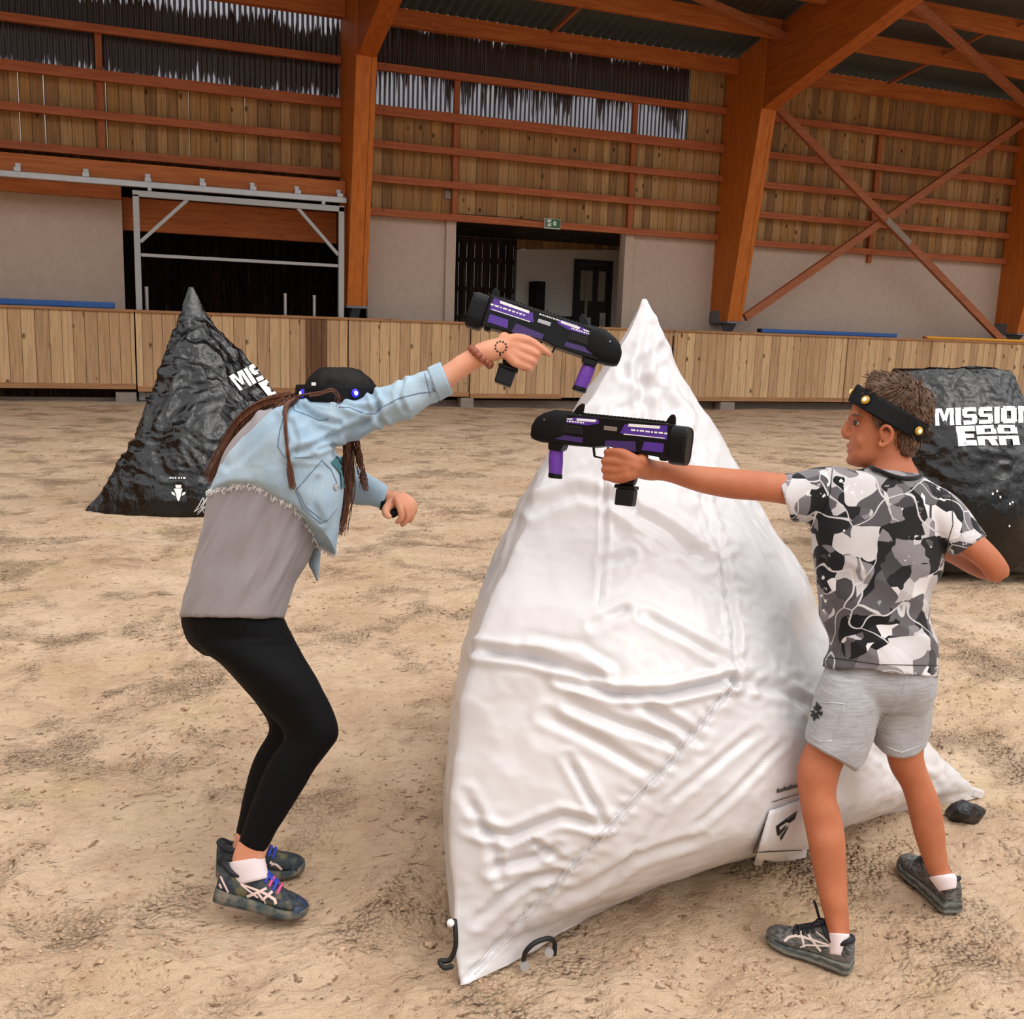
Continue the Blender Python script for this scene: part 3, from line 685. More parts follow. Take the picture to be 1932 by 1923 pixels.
# slatted screen with daylight behind its gaps
t = thing('slatted_screen', 'dark slatted timber screen with thin gaps at the left of the doorway', 'screen', (7.2, 22.2, 0))
mb = MB(); x = 5.6
while x < 8.55: mb.box((x, 22.2, -.06), (x + .177, 22.23, 3.56)); x += .19
mb.build('slats', M['darkwood'], t)
for z in (.9, 1.7, 2.35, 3.0):
    mb = MB(); mb.box((5.6, 22.12, z), (8.5, 22.2, z + .1)); mb.build('cross_rail', M['darkwood'], t)
mb = MB(); mb.box((8.45, 22.0, -.06), (11.6, 22.15, 3.08)); mb.box((9.9, 22.0, 3.08), (11.6, 22.15, 3.3))
mb = MB(); mb.add([(8.45, 22.0, -.06), (11.6, 22.0, -.06), (11.6, 22.0, 3.5), (8.45, 22.0, 3.34), (8.45, 22.15, -.06), (11.6, 22.15, -.06), (11.6, 22.15, 3.5), (8.45, 22.15, 3.34)], [(0, 1, 2, 3), (7, 6, 5, 4), (0, 4, 5, 1), (1, 5, 6, 2), (2, 6, 7, 3), (3, 7, 4, 0)])
o = mb.build('wall_clubroom', M['white_paint'], origin=(0, 0, 0)); tag(o, kind='structure')
mb = MB(); mb.box((8.45, 22.02, 3.36), (11.6, 22.1, 3.57)); o = mb.build('trim_1', M['clad']); tag(o, kind='structure')
# the black door
d0 = thing('door_1', 'black double door with glass panes and notices in the passage', 'door', (10.35, 21.95, 0)); d0['kind'] = 'structure'
mb = MB(); mb.box((9.9, 21.94, 0), (9.99, 22.0, 3.2)); mb.box((10.81, 21.94, 0), (10.9, 22.0, 3.2)); mb.box((9.99, 21.94, 3.1), (10.81, 22.0, 3.2)); mb.build('frame', M['black_paint'], d0)
for x0, x1 in ((10.0, 10.46), (10.47, 10.8)):
    mb = MB(); mb.box((x0, 21.96, 0), (x0 + .07, 21.99, 3.09)); mb.box((x1 - .07, 21.96, 0), (x1, 21.99, 3.09)); mb.box((x0 + .07, 21.96, 2.95), (x1 - .07, 21.99, 3.09)); mb.box((x0 + .07, 21.96, 0), (x1 - .07, 21.99, 2.25))
    lf = mb.build('door_leaf', M['black_paint'], d0); mb = MB(); mb.box((x0 + .07, 21.972, 2.25), (x1 - .07, 21.98, 2.95)); mb.build('glass_pane', M['glass'], lf)
mb = MB(); mb.box((10.2, 21.95, 1.35), (10.27, 21.959, 2.95)); mb.build('pane_strip', M['glass'], d0)
for x, z, w_, h, lb in ((10.22, 1.66, .30, .40, 'white notice sheet with red heading on the left leaf of the black door'), (10.68, 1.80, .15, .37, 'narrow white notice on the right leaf of the black door')):
    mb = MB(); mb.box((x - w_ / 2, 21.935, z - h / 2), (x + w_ / 2, 21.942, z + h / 2)); o = mb.build('notice', M['paper']); tag(o, lb, 'notice', 'notices on the door')
    mb = MB()
    for i in range(4): mb.box((x - w_ * .35, 21.931, z + h * (.1 - .13 * i)), (x + w_ * (.1 + .06 * (i % 2)), 21.9345, z + h * (.13 - .13 * i)))
    mb.build('print', M['ink'], o)
t = thing('wall_bench', 'black high-backed bench silhouette against the passage wall', 'bench', (9.3, 21.7, 0))
mb = MB(); mb.box((8.76, 21.5, 0), (8.98, 21.95, 2.62)); mb.build('back_panel', M['black'], t); mb = MB(); mb.box((8.98, 21.5, 0), (9.75, 21.95, 1.86)); mb.build('box', M['black'], t)
# exit sign and small boxes
t = thing('exit_sign', 'small green and white emergency exit sign above the doorway', 'sign', (7.94, 18.78, 3.5))
mb = MB(); mb.box((7.77, 18.76, 3.505), (8.11, 18.82, 3.70)); mb.build('housing', M['white'], t, bevel=.006)
mb = MB(); mb.box((7.78, 18.752, 3.525), (8.10, 18.759, 3.69)); mb.build('face', M['green'], t)
mb = MB(); yy = 18.746
def yz(poly): mb.prism(poly, V((7.78, yy, 3.525)), V((1, 0, 0)), V((0, 0, 1)), V((0, 1, 0)), 0, .005)
for q in ([(.03, .09), (.045, .09), (.045, .15), (.03, .15)], [(.055, .10), (.10, .10), (.13, .15), (.055, .15)], [(.06, .02), (.10, .02), (.10, .08), (.06, .08)], [(.11, .03), (.125, .03), (.125, .09), (.11, .09)], [(.035, .03), (.05, .02), (.055, .06), (.04, .06)]): yz(q)
yz([(.20 + .035 * math.cos(a * PI / 8 + .2), .085 + .045 * math.sin(a * PI / 8 + .2)) for a in range(16)])
mb.build('pictogram', M['decal'], t)
mb = MB(); mb.box((.19 + 7.785, yy - .003, 3.525 + .08), (.215 + 7.785, yy - .0005, 3.525 + .092)); mb.build('arrow', M['green'], t)
mb = MB(); mb.tube([(6.0, 18.82, 3.66), (7.0, 18.82, 3.665), (7.78, 18.81, 3.64)], .006, 6); mb.build('cable', M['ink'], t)
mb = MB(); mb.box((5.77, 18.99, 3.94), (5.90, 19.04, 4.10)); o = mb.build('sensor_box', M['block'], bevel=.008); tag(o, 'small grey box on the boards above the pale wall panel', 'box')
mb = MB(); mb.box((5.85, 18.02, 1.627), (5.98, 18.1, 1.70)); o = mb.build('latch_box', M['black'], bevel=.01); tag(o, 'small black box on the barrier top at the left edge of the doorway', 'box')
# kickboard panels
SE = [-8, -3.3, .12, 3.71, 6.03, 7.95, 10.41, 14.75, 17.1, 19.05, 24]
KL = ['far left', 'at the left edge under the blue plank', 'behind the black pointed pyramid', 'right of the orange column behind the denim sleeve', 'behind the raised blaster', 'just left of the white pyramid tip', 'right of the white pyramid tip', 'behind the boy with the headband', 'above the black cut-off pyramid', 'at the right edge of the photo']
for i in range(len(SE) - 1):
    x0, x1 = SE[i] + .012, SE[i + 1] - .012
    if x1 < -2.5: continue
    dy = .05 if i == 5 else 0
    zb = .33 - .011 * (x0 + 2) if x0 < 9 else .22; zt = 1.58
    t = thing('kickboard_panel', f'pale planked timber barrier panel {KL[i]}', 'barrier', ((x0 + x1) / 2, 18.0 + dy, 0), 'barrier panels round the arena')
    mb = MB(); mb.box((x0, 18.0 + dy, zb), (x1, 18.04 + dy, zt)); mb.build('planks', M['kick'], t)
    mb = MB(); mb.box((x0 - .01, 17.965 + dy, zt), (x1 + .01, 18.12 + dy, zt + .045)); mb.build('cap_rail', M['caprail'], t, bevel=.005)
    if i != 5:
        mb = MB(); mb.box((x0, 17.96 + dy, zb - .04), (x1, 18.05 + dy, zb + .05)); mb.build('bottom_rail', M['caprail'], t, bevel=.005)
    if i == 2: mb = MB(); mb.box((2.95, 17.985, zb), (3.33, 18.0, zt)); mb.build('dark_plank', M['kick_dark'], t)
for i, (x0, x1) in enumerate(((-.22, .11), (5.86, 6.12), (11.6, 11.95))):
    mb = MB(); mb.box((x0, 17.97, -.05), (x1, 18.22, .25 - .045 * i)); o = mb.build('concrete_block', M['block'], bevel=.012)
    tag(o, ['grey concrete block under the barrier left of the black pyramid', 'grey concrete block under the barrier below the raised blaster', 'grey concrete block under the barrier right of the white pyramid'][i], 'block', 'concrete blocks under the barrier')
mb = MB(); mb.box((-8, 18.3, -.1), (26, 18.4, .14)); mb.box((-8, 17.86, -.1), (3.9, 17.98, .1)); o = mb.build('baseboard_back', M['block']); tag(o, kind='structure')
mb = MB(); mb.box((-8, 18.5, -.1), (26, 18.55, 1.5)); o = mb.build('wall_shadow_board', M['darkwood']); tag(o, kind='structure')  # dark sheet standing in for the shade in the gap behind the barrier
# jump poles lying on the barrier
for nm, lab, x0, x1, mt, w_ in (('jump_plank', 'long blue plank lying on the barrier at the left edge', -2.6, -.18, 'blue', .10), ('jump_plank', 'long blue plank lying on the barrier between the braces', 12.5, 16.1, 'blue', .085), ('jump_plank', 'yellow plank lying on the barrier at the right edge', 16.95, 22, 'yellow', .06)):
    t = thing(nm, lab, 'jump plank', ((x0 + x1) / 2, 18.05, 1.626), 'show jumping planks'); r = w_ / 2 if mt != 'blue' else .05
    mb = MB(); mb.box((x0, 18.0, 1.627), (x1, 18.1, 1.627 + w_)); mb.build('board', M[mt], t, bevel=.02, seg=3)
    if mt != 'blue' or x0 > 0:
        mb = MB(); mb.box((x0 - .06, 18.005, 1.63), (x0 + .14, 17.996 + .1, 1.625 + w_)); mb.build('end_cap', M['black'] if mt == 'blue' else M['glulam_x'], t, bevel=.015)
# ------------------------------------------------------------------ inflatable obstacles
def seg_d(p, a, b):
    ax, ay = a; bx, by = b; dx, dy = bx - ax, by - ay; t = max(0, min(1, ((p[0] - ax) * dx + (p[1] - ay) * dy) / (dx * dx + dy * dy + 1e-9)))
    return math.hypot(p[0] - ax - dx * t, p[1] - ay - dy * t), t
def interp(tab, t):
    for (a, va), (b, vb) in zip(tab, tab[1:]):
        if t <= b: k = (t - a) / (b - a + 1e-9); k = max(0, k); return tuple(x + (y - x) * k for x, y in zip(va, vb))
    return tab[-1][1]
def smooth_tab(rows, sub):
    P, _ = catmull([VecN(r) for r in rows], [0.0] * len(rows), sub); return [p.t for p in P]
def pyramid(rows, nr, ns, back, disp):
    """rows: left outline, right outline, their depths, how far the front swells, lift of the front edge; `back` = point on the ground the rear seam runs to"""
    R = smooth_tab(rows, max(2, nr // (len(rows) - 1))); top = W((R[0][0] + R[0][2]) / 2, (R[0][1] + R[0][3]) / 2, (R[0][4] + R[0][5]) / 2)
    vs = []; fs = []; K = len(R); n3 = 3 * ns
    for k, r in enumerate(R):
        A = W(r[0], r[1], r[4]); B = W(r[2], r[3], r[5]); t = k / (K - 1); C = top.lerp(V(back), t)
        sw = r[6]; mid = (A + B + C) / 3
        for P, Q, bul in ((A, B, sw), (B, C, .10 * (B - C).length * (1 - t * .8)), (C, A, .10 * (C - A).length * (1 - t * .8))):
            e = (Q - P); nrm = V((e.y, -e.x, 0)).normalized() if e.length > 1e-6 else V((0, -1, 0))
            if nrm.dot((P + Q) / 2 - mid) < 0: nrm = -nrm
            for j in range(ns):
                s = j / ns; w = 4 * s * (1 - s); w = w ** (.85 if bul >= 0 else 1.8)
                p = P.lerp(Q, s) + nrm * bul * w * (1.12 - .38 * s if P is A and Q is B else 1)
                if P is A and Q is B: p = p + V((0, 0, 1)) * r[7] * w
                vs.append(p)
    for k in range(K - 1):
        for j in range(n3):
            j2 = (j + 1) % n3; fs.append((k * n3 + j, k * n3 + j2, (k + 1) * n3 + j2, (k + 1) * n3 + j))
    fs.append(tuple(range((K - 1) * n3, K * n3))); fs.append(tuple(range(n3 - 1, -1, -1)))
    me = bpy.data.meshes.new('m'); me.from_pydata([tuple(v) for v in vs], [], fs)
    bm = bmesh.new(); bm.from_mesh(me); bmesh.ops.remove_doubles(bm, verts=bm.verts, dist=.0004); bmesh.ops.recalc_face_normals(bm, faces=bm.faces); bm.to_mesh(me); bm.free()
    me.polygons.foreach_set('use_smooth', [True] * len(me.polygons)); me.update()
    if disp: displace(me, disp)
    for v in me.vertices: v.co.z = max(v.co.z, .004)
    return me
def ridge(v, s, st=(1, 1, 1), seed=0.0):
    n = noise.noise(V((v.x * s * st[0] + seed, v.y * s * st[1], v.z * s * st[2]))); return 1 - abs(n) * 2
# white pyramid in front
SEAMS = [([(1268, 800), (1325, 930), (1368, 1060), (1390, 1180), (1391, 1285)], 8, .012), ([(1391, 1285), (1280, 1420), (1150, 1560), (1020, 1700), (882, 1845)], 6, .008), ([(1391, 1285), (1480, 1300), (1600, 1380), (1760, 1480)], 12, .010)]
CREASES = [([(905, 1228), (1000, 1240), (1070, 1260), (1130, 1285)], 9, .022), ([(1060, 1282), (1160, 1310), (1260, 1310), (1380, 1283)], 8, .022), ([(1204, 1322), (1260, 1360), (1320, 1395)], 9, .012), ([(1080, 1330), (1180, 1370), (1270, 1400)], 10, .012), ([(1072, 1430), (1110, 1500), (1145, 1555)], 7, .014),
           ([(890, 1560), (960, 1580), (1060, 1540), (1130, 1555)], 9, .014), ([(930, 1640), (1000, 1620), (1050, 1600)], 8, .014), ([(960, 1625), (1010, 1590), (1060, 1625)], 7, .010), ([(880, 1500), (930, 1590), (945, 1660)], 8, .012), ([(900, 1740), (950, 1690), (1000, 1660), (1060, 1650)], 8, .012), ([(1215, 1160), (1290, 1200), (1370, 1245)], 8, .012),
           ([(1140, 1170), (1180, 1150), (1120, 1180)], 8, .012), ([(1140, 1060), (1185, 1050)], 8, .010), ([(1000, 1215), (1090, 1230), (1150, 1265)], 9, -.012), ([(1230, 620), (1210, 700), (1225, 790), (1160, 900)], 9, .012), ([(1180, 700), (1250, 740), (1290, 790)], 9, .010), ([(1240, 720), (1200, 760), (1150, 780)], 9, .010), ([(1245, 660), (1205, 690)], 8, .012),
           ([(1010, 960), (1090, 930), (1180, 950)], 11, .010), ([(1180, 960), (1260, 1000), (1330, 1060)], 11, .010), ([(1140, 900), (1140, 1020), (1130, 1140)], 5, .006), ([(1030, 1350), (1130, 1400), (1230, 1460)], 10, .009), ([(1250, 1520), (1350, 1440), (1430, 1380)], 7, .008), ([(1310, 1560), (1400, 1480), (1480, 1400)], 6, .007), ([(1060, 1700), (1200, 1620), (1320, 1580)], 8, .008), ([(1140, 1680), (1210, 1590), (1260, 1520)], 6, .006)]
def white_disp(c, n):
    x, y, d = px(c); h = .010 * noise.noise(c * 3.2) + .006 * (ridge(c, 4.0, (1, 1, 1.3), 3) - .6) + .0035 * (ridge(c, 9.0, (1, 1, 1), 8) - .6)
    h += .0030 * (ridge(c, 15.0, (1, 1, .8), 33) - .6) * (.5 + noise.noise(c * 2.2)) + .0014 * (ridge(c, 30.0, (1, 1, 1), 13) - .6)
    if y < 1050: h += .006 * (ridge(c, 7.0, (1, 1, .8), 21) - .6)
    if n.dot(FW) < .1:
        for pts, w, dep in SEAMS:
            m = min(seg_d((x, y), a, b)[0] for a, b in zip(pts, pts[1:]))
            if m < w * 7:
                h -= dep * math.exp(-(m / w) ** 2); h += dep * .35 * math.exp(-((m - w * 1.6) / (w * .7)) ** 2)
                h += .008 * math.exp(-(m / (w * 4.5)) ** 2) * noise.noise(V((x * .055, y * .055, 4)))
        for pts, w, dep in CREASES:
            if x < min(p[0] for p in pts) - w * 5 or x > max(p[0] for p in pts) + w * 5 or y < min(p[1] for p in pts) - w * 5 or y > max(p[1] for p in pts) + w * 5: continue
            m = 1e9
            for i, (a, b) in enumerate(zip(pts, pts[1:])):
                q, t = seg_d((x, y), a, b); m = min(m, q)
            if m < w * 5:
                e0 = min(math.hypot(x - pts[0][0], y - pts[0][1]), math.hypot(x - pts[-1][0], y - pts[-1][1])); f = min(1, e0 / 30 + .15)
                h -= dep * f * math.exp(-(m / w) ** 2); h += dep * .6 * f * math.exp(-((m - w * 2) / w) ** 2)
    return h
AD = 3.02
rows = [(1213, 566, 1219, 566, AD, AD, 0, 0), (1172, 650, 1262, 648, 2.93, 2.98, .03, 0), (1120, 740, 1310, 735, 2.86, 2.98, .08, 0), (1066, 828, 1362, 828, 2.78, 2.99, .13, 0), (1022, 920, 1415, 925, 2.70, 3.01, .19, 0), (984, 1005, 1462, 1000, 2.63, 3.02, .25, 0), (940, 1100, 1520, 1080, 2.56, 3.04, .31, 0),
        (905, 1200, 1552, 1160, 2.50, 3.06, .36, 0), (880, 1290, 1610, 1230, 2.46, 3.09, .37, 0), (862, 1400, 1665, 1300, 2.42, 3.14, .37, .0), (853, 1500, 1715, 1360, 2.38, 3.18, .34, .01), (849, 1600, 1762, 1410, 2.35, 3.22, .29, .03), (851, 1690, 1800, 1450, 2.33, 3.27, .21, .045), (858, 1780, 1830, 1482, 2.31, 3.32, .09, .05), (868, 1862, 1846, 1503, 2.295, 3.35, -.13, .0)]
me = pyramid(rows, 266, 165, (1.25, 3.80, .0), white_disp)
tW = thing('inflatable_pyramid', 'big white wrinkled inflatable pyramid standing between the two players', 'inflatable obstacle', (1.5, 2.6, 0))
WB = link('cover', me, M['vinyl_white'], tW); TWB = bvh(WB)
mb = MB()
for dx in (-7, 7):
    seam(mb, TWB, [(1386 + dx, 1290), (1280 + dx, 1420), (1150 + dx, 1560), (1020 + dx, 1700), (890 + dx, 1838)], .0022, .001, 10)
seam(mb, TWB, [(1142, 880), (1140, 1000), (1132, 1140)], .001, .0005, 10)
mb.build('weld_seam', M['vinyl_white'], tW, smooth=True)
# label flap with its printing, near the lower edge
def P_on(x, y, off): return hit(TWB, x, y, off)
mb = MB(); g = []
for i in range(9):
    for j in range(9):
        u, v_ = j / 8, i / 8; q = lerp2(lerp2((1448, 1528), (1540, 1496), u), lerp2((1414, 1612), (1516, 1612), u), v_)
        p = P_on(*q, .006 + .012 * v_) or W(q[0], q[1], 2.72)
        p = p - FW * (.02 * v_ * v_) + V((0, 0, -.012 * v_ * math.sin(u * 3))); g.append(p)
mb.add(g, [(i * 9 + j, i * 9 + j + 1, i * 9 + j + 10, i * 9 + j + 9) for i in range(8) for j in range(8)])
flap = mb.build('label_flap', M['vinyl_white'], tW, smooth=True, fix=False); s_ = flap.modifiers.new('s', 'SOLIDIFY'); s_.thickness = .003
TF = bvh(flap, WB)
mb = MB(); seam(mb, TF, [(1450, 1530), (1420, 1606), (1512, 1602)], .0012, .004, 5); mb.build('stitching', M['ink'], flap)
mb = MB()
def F(u, v_): return lerp2(lerp2((1462, 1553), (1502, 1530), u), lerp2((1464, 1582), (1498, 1560), u), v_)
for pl in ([(-.05, .15), (1.0, -.05), (1.0, .02), (.0, .22)], [(.45, .2), (.98, .05), (.90, .42), (.62, .45)], [(-.02, .22), (.12, .2), (.18, .75), (.02, .8)], [(.0, .62), (.5, .45), (.45, .62), (.1, .85)], [(.1, .16), (.55, .1), (.5, .28), (.14, .34)], [(.15, .98), (.62, .55), (.58, .72), (.2, 1.25)]):
    decal(mb, TF, [[F(*p) for p in pl]], .005, 3)
mb.build('emblem', M['ink'], flap)
mb = MB(); random.seed(2); x = 1464.0
for ch in 'BUNKERKINGS':
    u = (x - 1464) / 46; y0 = 1496 - 13 * u; wd = 3.2; hh = 8.5 if ch in 'BK' else 6.5
    decal(mb, TF, [[(x, y0 - hh), (x + 1.3, y0 - hh - .4), (x + 1.3, y0 - .4), (x, y0)], [(x + 1.7, y0 - hh - .6), (x + wd, y0 - hh - .9), (x + wd, y0 - hh * .6), (x + 1.7, y0 - hh * .55)], [(x + 1.0, y0 - hh * .55), (x + 2.6, y0 - hh * .6), (x + 2.6, y0 - hh * .35), (x + 1.0, y0 - hh * .3)], [(x + 2.0, y0 - hh * .4), (x + wd, y0 - hh * .45), (x + wd, y0 - .9), (x + 2.0, y0 - .6)]], .004, 1); x += 4.0
decal(mb, TF, [[(1455, 1512), (1540, 1486), (1540, 1487.5), (1455, 1513.5)]], .003, 6)
mb.build('lettering', M['ink'], tW)
# end tab on the right-hand corner
mb = MB(); c = W(1843, 1500, 3.34); mb.beam(W(1832, 1493, 3.33), W(1850, 1499, 3.36), .03, .028, (0, 0, 1)); mb.build('corner_tab', M['vinyl_white'], tW, bevel=.006)
# rope loops and ties at the base
mb = MB(); mb.tube([W(988, 1826, 2.37), W(990, 1800, 2.36), W(1008, 1780, 2.36), W(1035, 1771, 2.38), W(1046, 1778, 2.40), W(1046, 1800, 2.41)], .006, 8, 5); lp = mb.build('tie_loop', M['rope'], tW, smooth=True)
for q in ((990, 1822, 2.36), (1036, 1796, 2.39)): mb = MB(); mb.disc(W(*q), -FW, .011, .008, 10); mb.build('eyelet', M['galv'], lp)
mb = MB(); mb.tube([W(858, 1738, 2.28), W(860, 1770, 2.27), W(858, 1792, 2.27), W(848, 1812, 2.27), W(830, 1814, 2.27), W(838, 1826, 2.26), W(852, 1824, 2.26)], .006, 8, 5); lp = mb.build('tie_loop', M['rope'], tW, smooth=True)
mb = MB(); mb.ell(W(850, 1742, 2.27), V((.009, 0, 0)), V((0, .009, 0)), V((0, 0, .009))); mb.build('toggle', M['white'], lp, smooth=True)
# black ballast bag under the right-hand corner
me = remesh(ribs(MB(), [(1784, 1532, 1786, 1555, 3.16, .02), (1800, 1516, 1802, 1562, 3.15, .06), (1825, 1510, 1825, 1563, 3.15, .08), (1845, 1522, 1838, 1560, 3.15, .06), (1860, 1528, 1850, 1545, 3.15, .02)], 4), .006, 3)
displace(me, lambda c, n: .012 * (ridge(c, 16, (1, 1, 1), 5) - .6))
o = link('ballast_bag', me, M['bag']); tag(o, 'crumpled black bag tucked under the right corner of the white pyramid', 'bag')

# black pyramid behind the woman
def black_disp(c, n):
    x, y, d = px(c); k = min(1, max(0, (980 - y) / 120)); w_ = noise.noise(c * 2.2) * .12; q = c + V((w_, w_, w_ * .6)); return min(1, max(.15, (y - 545) / 70)) * (.030 * noise.noise(V((c.x * 3, c.y * 3, c.z * 1.6))) + .024 * (ridge(q, 4.4, (1.3, 1.3, .35), 31) - .6) + .016 * (ridge(q, 8.5, (.9, .9, 1.0), 12) - .6) + .006 * (ridge(q, 18, (1, 1, 1), 2) - .6)) * (.15 + .85 * k)
rows = [(357, 541, 363, 541, 8.35, 8.35, 0, 0), (330, 610, 404, 608, 8.2, 8.35, .06, 0), (311, 668, 458, 668, 8.05, 8.38, .13, 0), (290, 728, 510, 725, 7.95, 8.4, .22, 0), (266, 790, 552, 780, 7.85, 8.45, .32, 0), (240, 842, 590, 830, 7.78, 8.5, .40, 0), (214, 890, 628, 880, 7.72, 8.55, .44, 0), (186, 930, 660, 925, 7.66, 8.6, .44, 0), (157, 968, 690, 966, 7.62, 8.66, .38, 0)]
me = pyramid(rows, 184, 130, (1.0, 9.9, 0), black_disp)
tB = thing('inflatable_pyramid', 'black shiny inflatable pyramid with white lettering, behind the woman in denim', 'inflatable obstacle', (.9, 8.4, 0))
BB = link('cover', me, M['vinyl_black'], tB); TB = bvh(BB)

# blocky letters out of four-sided pieces in a unit box, y down
def R4(x0, y0, x1, y1): return [(x0, y0), (x1, y0), (x1, y1), (x0, y1)]
LET = {
 'M': (1.25, [R4(0, 0, .22, 1), R4(.78, 0, 1, 1), [(.18, 0), (.38, 0), (.56, .62), (.42, .80)], [(.62, 0), (.82, 0), (.58, .80), (.44, .62)]]),
 'I': (.36, [R4(0, 0, 1, 1)]),
 'S': (.95, [[(.10, .0), (.95, .0), (.95, .24), (.22, .24)], [(.0, .08), (.36, .08), (.36, .52), (.0, .48)], [(.06, .40), (.90, .40), (.94, .60), (.10, .60)], [(.64, .48), (1, .52), (1, .92), (.64, .92)], [(.04, .76), (.92, .76), (.88, 1), (.04, 1)]]),
 'O': (1.0, [[(.10, 0), (.90, 0), (.80, .26), (.20, .26)], [(0, .10), (.36, .10), (.36, .90), (0, .90)], [(.64, .10), (1, .10), (1, .90), (.64, .90)], [(.20, .74), (.80, .74), (.90, 1), (.10, 1)]]),
 'N': (1.0, [R4(0, 0, .34, 1), R4(.66, 0, 1, 1), [(.28, 0), (.40, 0), (.72, 1), (.60, 1)], [(.30, .0), (.36, 0), (.70, .8), (.64, 1)]]),
 'E': (.95, [R4(0, 0, .44, 1), R4(.4, 0, 1, .26), R4(.4, .38, .92, .62), R4(.4, .74, 1, 1)]),
 'R': (1.0, [R4(0, 0, .9, .16), R4(0, .12, .42, .40), [(.72, .12), (1, .20), (1, .40), (.72, .40)], R4(0, .34, 1, .44), R4(0, .54, 1, .70), R4(0, .66, .34, 1), [(.52, .70), (.86, .70), (1, 1), (.66, 1)]]),
 'A': (1.0, [R4(.08, 0, .92, .16), R4(.0, .12, .34, .40), R4(.66, .12, 1, .40), R4(0, .34, 1, .44), R4(0, .54, 1, .70), R4(0, .66, .34, 1), R4(.66, .66, 1, 1)]),
}
def word(mb, tree, txt, quad, gap=.1, off=.006, k=4):
    """quad: TL, TR, BR, BL of the whole word"""
    tot = sum(LET[c][0] for c in txt) + gap * (len(txt) - 1); x = 0
    for c in txt:
        w_ = LET[c][0]
        for pl in LET[c][1]:
            Q = []
            for (a, b) in pl:
                u = (x + a * w_) / tot; Q.append(lerp2(lerp2(quad[0], quad[1], u), lerp2(quad[3], quad[2], u), b))
            decal(mb, tree, [Q], off, k)
        x += w_ + gap
mb = MB(); word(mb, TB, 'MISSION', [(431, 711), (560, 645), (572, 680), (452, 738)]); word(mb, TB, 'ERA', [(486, 724), (562, 690), (580, 728), (508, 752)])
mb.build('lettering', M['print'], tB)
mb = MB()
for x, w_ in ((320, 5), (326, 3), (330, 4), (337, 4), (342, 3), (346, 5)): decal(mb, TB, [[(x, 901), (x + w_ - 1, 901), (x + w_ - 1, 904), (x, 904)]], .006, 1)
for pl in ([(328, 922), (345, 922), (341, 934), (333, 934)], [(332, 934), (342, 934), (338, 946), (335, 944)], [(323, 928), (329, 930), (331, 936), (325, 933)], [(345, 930), (351, 928), (349, 933), (343, 936)], [(331, 915), (343, 915), (342, 921), (332, 921)]): decal(mb, TB, [pl], .006, 2)
mb.build('emblem', M['print'], tB)

# black truncated pyramid behind the boy
rows = [(1714, 698, 1904, 697, 6.55, 6.62, .06, 0), (1710, 730, 1915, 720, 6.5, 6.6, .16, 0), (1706, 780, 1932, 775, 6.46, 6.6, .26, 0), (1700, 860, 1962, 850, 6.42, 6.6, .34, 0), (1692, 940, 1990, 935, 6.4, 6.6, .36, 0), (1688, 1020, 2012, 1010, 6.4, 6.62, .30, 0), (1686, 1065, 2025, 1055, 6.42, 6.65, .20, 0), (1685, 1078, 2030, 1066, 6.45, 6.68, .12, 0)]
def slab(rows, nr, ns, back, disp):
    R = smooth_tab(rows, nr); vs = []; fs = []; K = len(R); n4 = 4 * ns
    for k, r in enumerate(R):
        A = W(r[0], r[1], r[4]); B = W(r[2], r[3], r[5]); t = k / (K - 1); bk = V((math.sin(YAW), math.cos(YAW), 0)) * (back[0] + (back[1] - back[0]) * t)
        for P, Q, bul in ((A, B, r[6]), (B, B + bk, .06), (B + bk, A + bk, r[6]), (A + bk, A, .04)):
            e = Q - P; nrm = V((e.y, -e.x, 0)).normalized()
            if nrm.dot((P + Q) / 2 - (A + B + bk) / 2) < 0: nrm = -nrm
            for j in range(ns): s = j / ns; vs.append(P.lerp(Q, s) + nrm * bul * (4 * s * (1 - s)) ** .8)
    for k in range(K - 1):
        for j in range(n4): j2 = (j + 1) % n4; fs.append((k * n4 + j, k * n4 + j2, (k + 1) * n4 + j2, (k + 1) * n4 + j))
    fs += [tuple(range((K - 1) * n4, K * n4)), tuple(range(n4 - 1, -1, -1))]
    me = bpy.data.meshes.new('m'); me.from_pydata([tuple(v) for v in vs], [], fs); bm = bmesh.new(); bm.from_mesh(me); bmesh.ops.recalc_face_normals(bm, faces=bm.faces); bm.to_mesh(me); bm.free()
    me.polygons.foreach_set('use_smooth', [True] * len(me.polygons)); me.update(); displace(me, disp)
    for v in me.vertices: v.co.z = max(v.co.z, .004)
    return me
me = slab(rows, 20, 80, (.25, 1.0), lambda c, n: .025 * noise.noise(c * 3) + (.020 * (ridge(c, 4.2, (1, 1, .7), 50) - .6) + .011 * (ridge(c, 10, (.8, .8, 1.2), 9) - .6) + .006 * (ridge(c, 20, (1, 1, 1), 4) - .6)) * min(1, max(.1, (c.z - .35) / .5)))
tC = thing('inflatable_block', 'black shiny inflatable block with flat top and white lettering, behind the boy', 'inflatable obstacle', (5.6, 5.4, 0))
CB = link('cover', me, M['vinyl_black'], tC); TC = bvh(CB)
mb = MB(); word(mb, TC, 'MISSION', [(1763, 772), (1948, 766), (1948, 798), (1765, 804)], .10); word(mb, TC, 'ERA', [(1803, 805), (1916, 802), (1923, 840), (1808, 842)], .06)
mb.build('lettering', M['print'], tC)
mb = MB()
for x, y in ((1871, 930), (1879, 925), (1885, 936), (1903, 949), (1908, 946), (1902, 990)): decal(mb, TC, [[(x, y), (x + 3, y), (x + 3, y + 4), (x, y + 4)]], .006, 1)
mb.build('dirt_marks', M['print'], tC)
mb = MB(); pts = [P_ for P_ in (hit(TC, x, 1094 - .05 * (x - 1700), -.02) for x in range(1700, 2020, 12)) if P_]
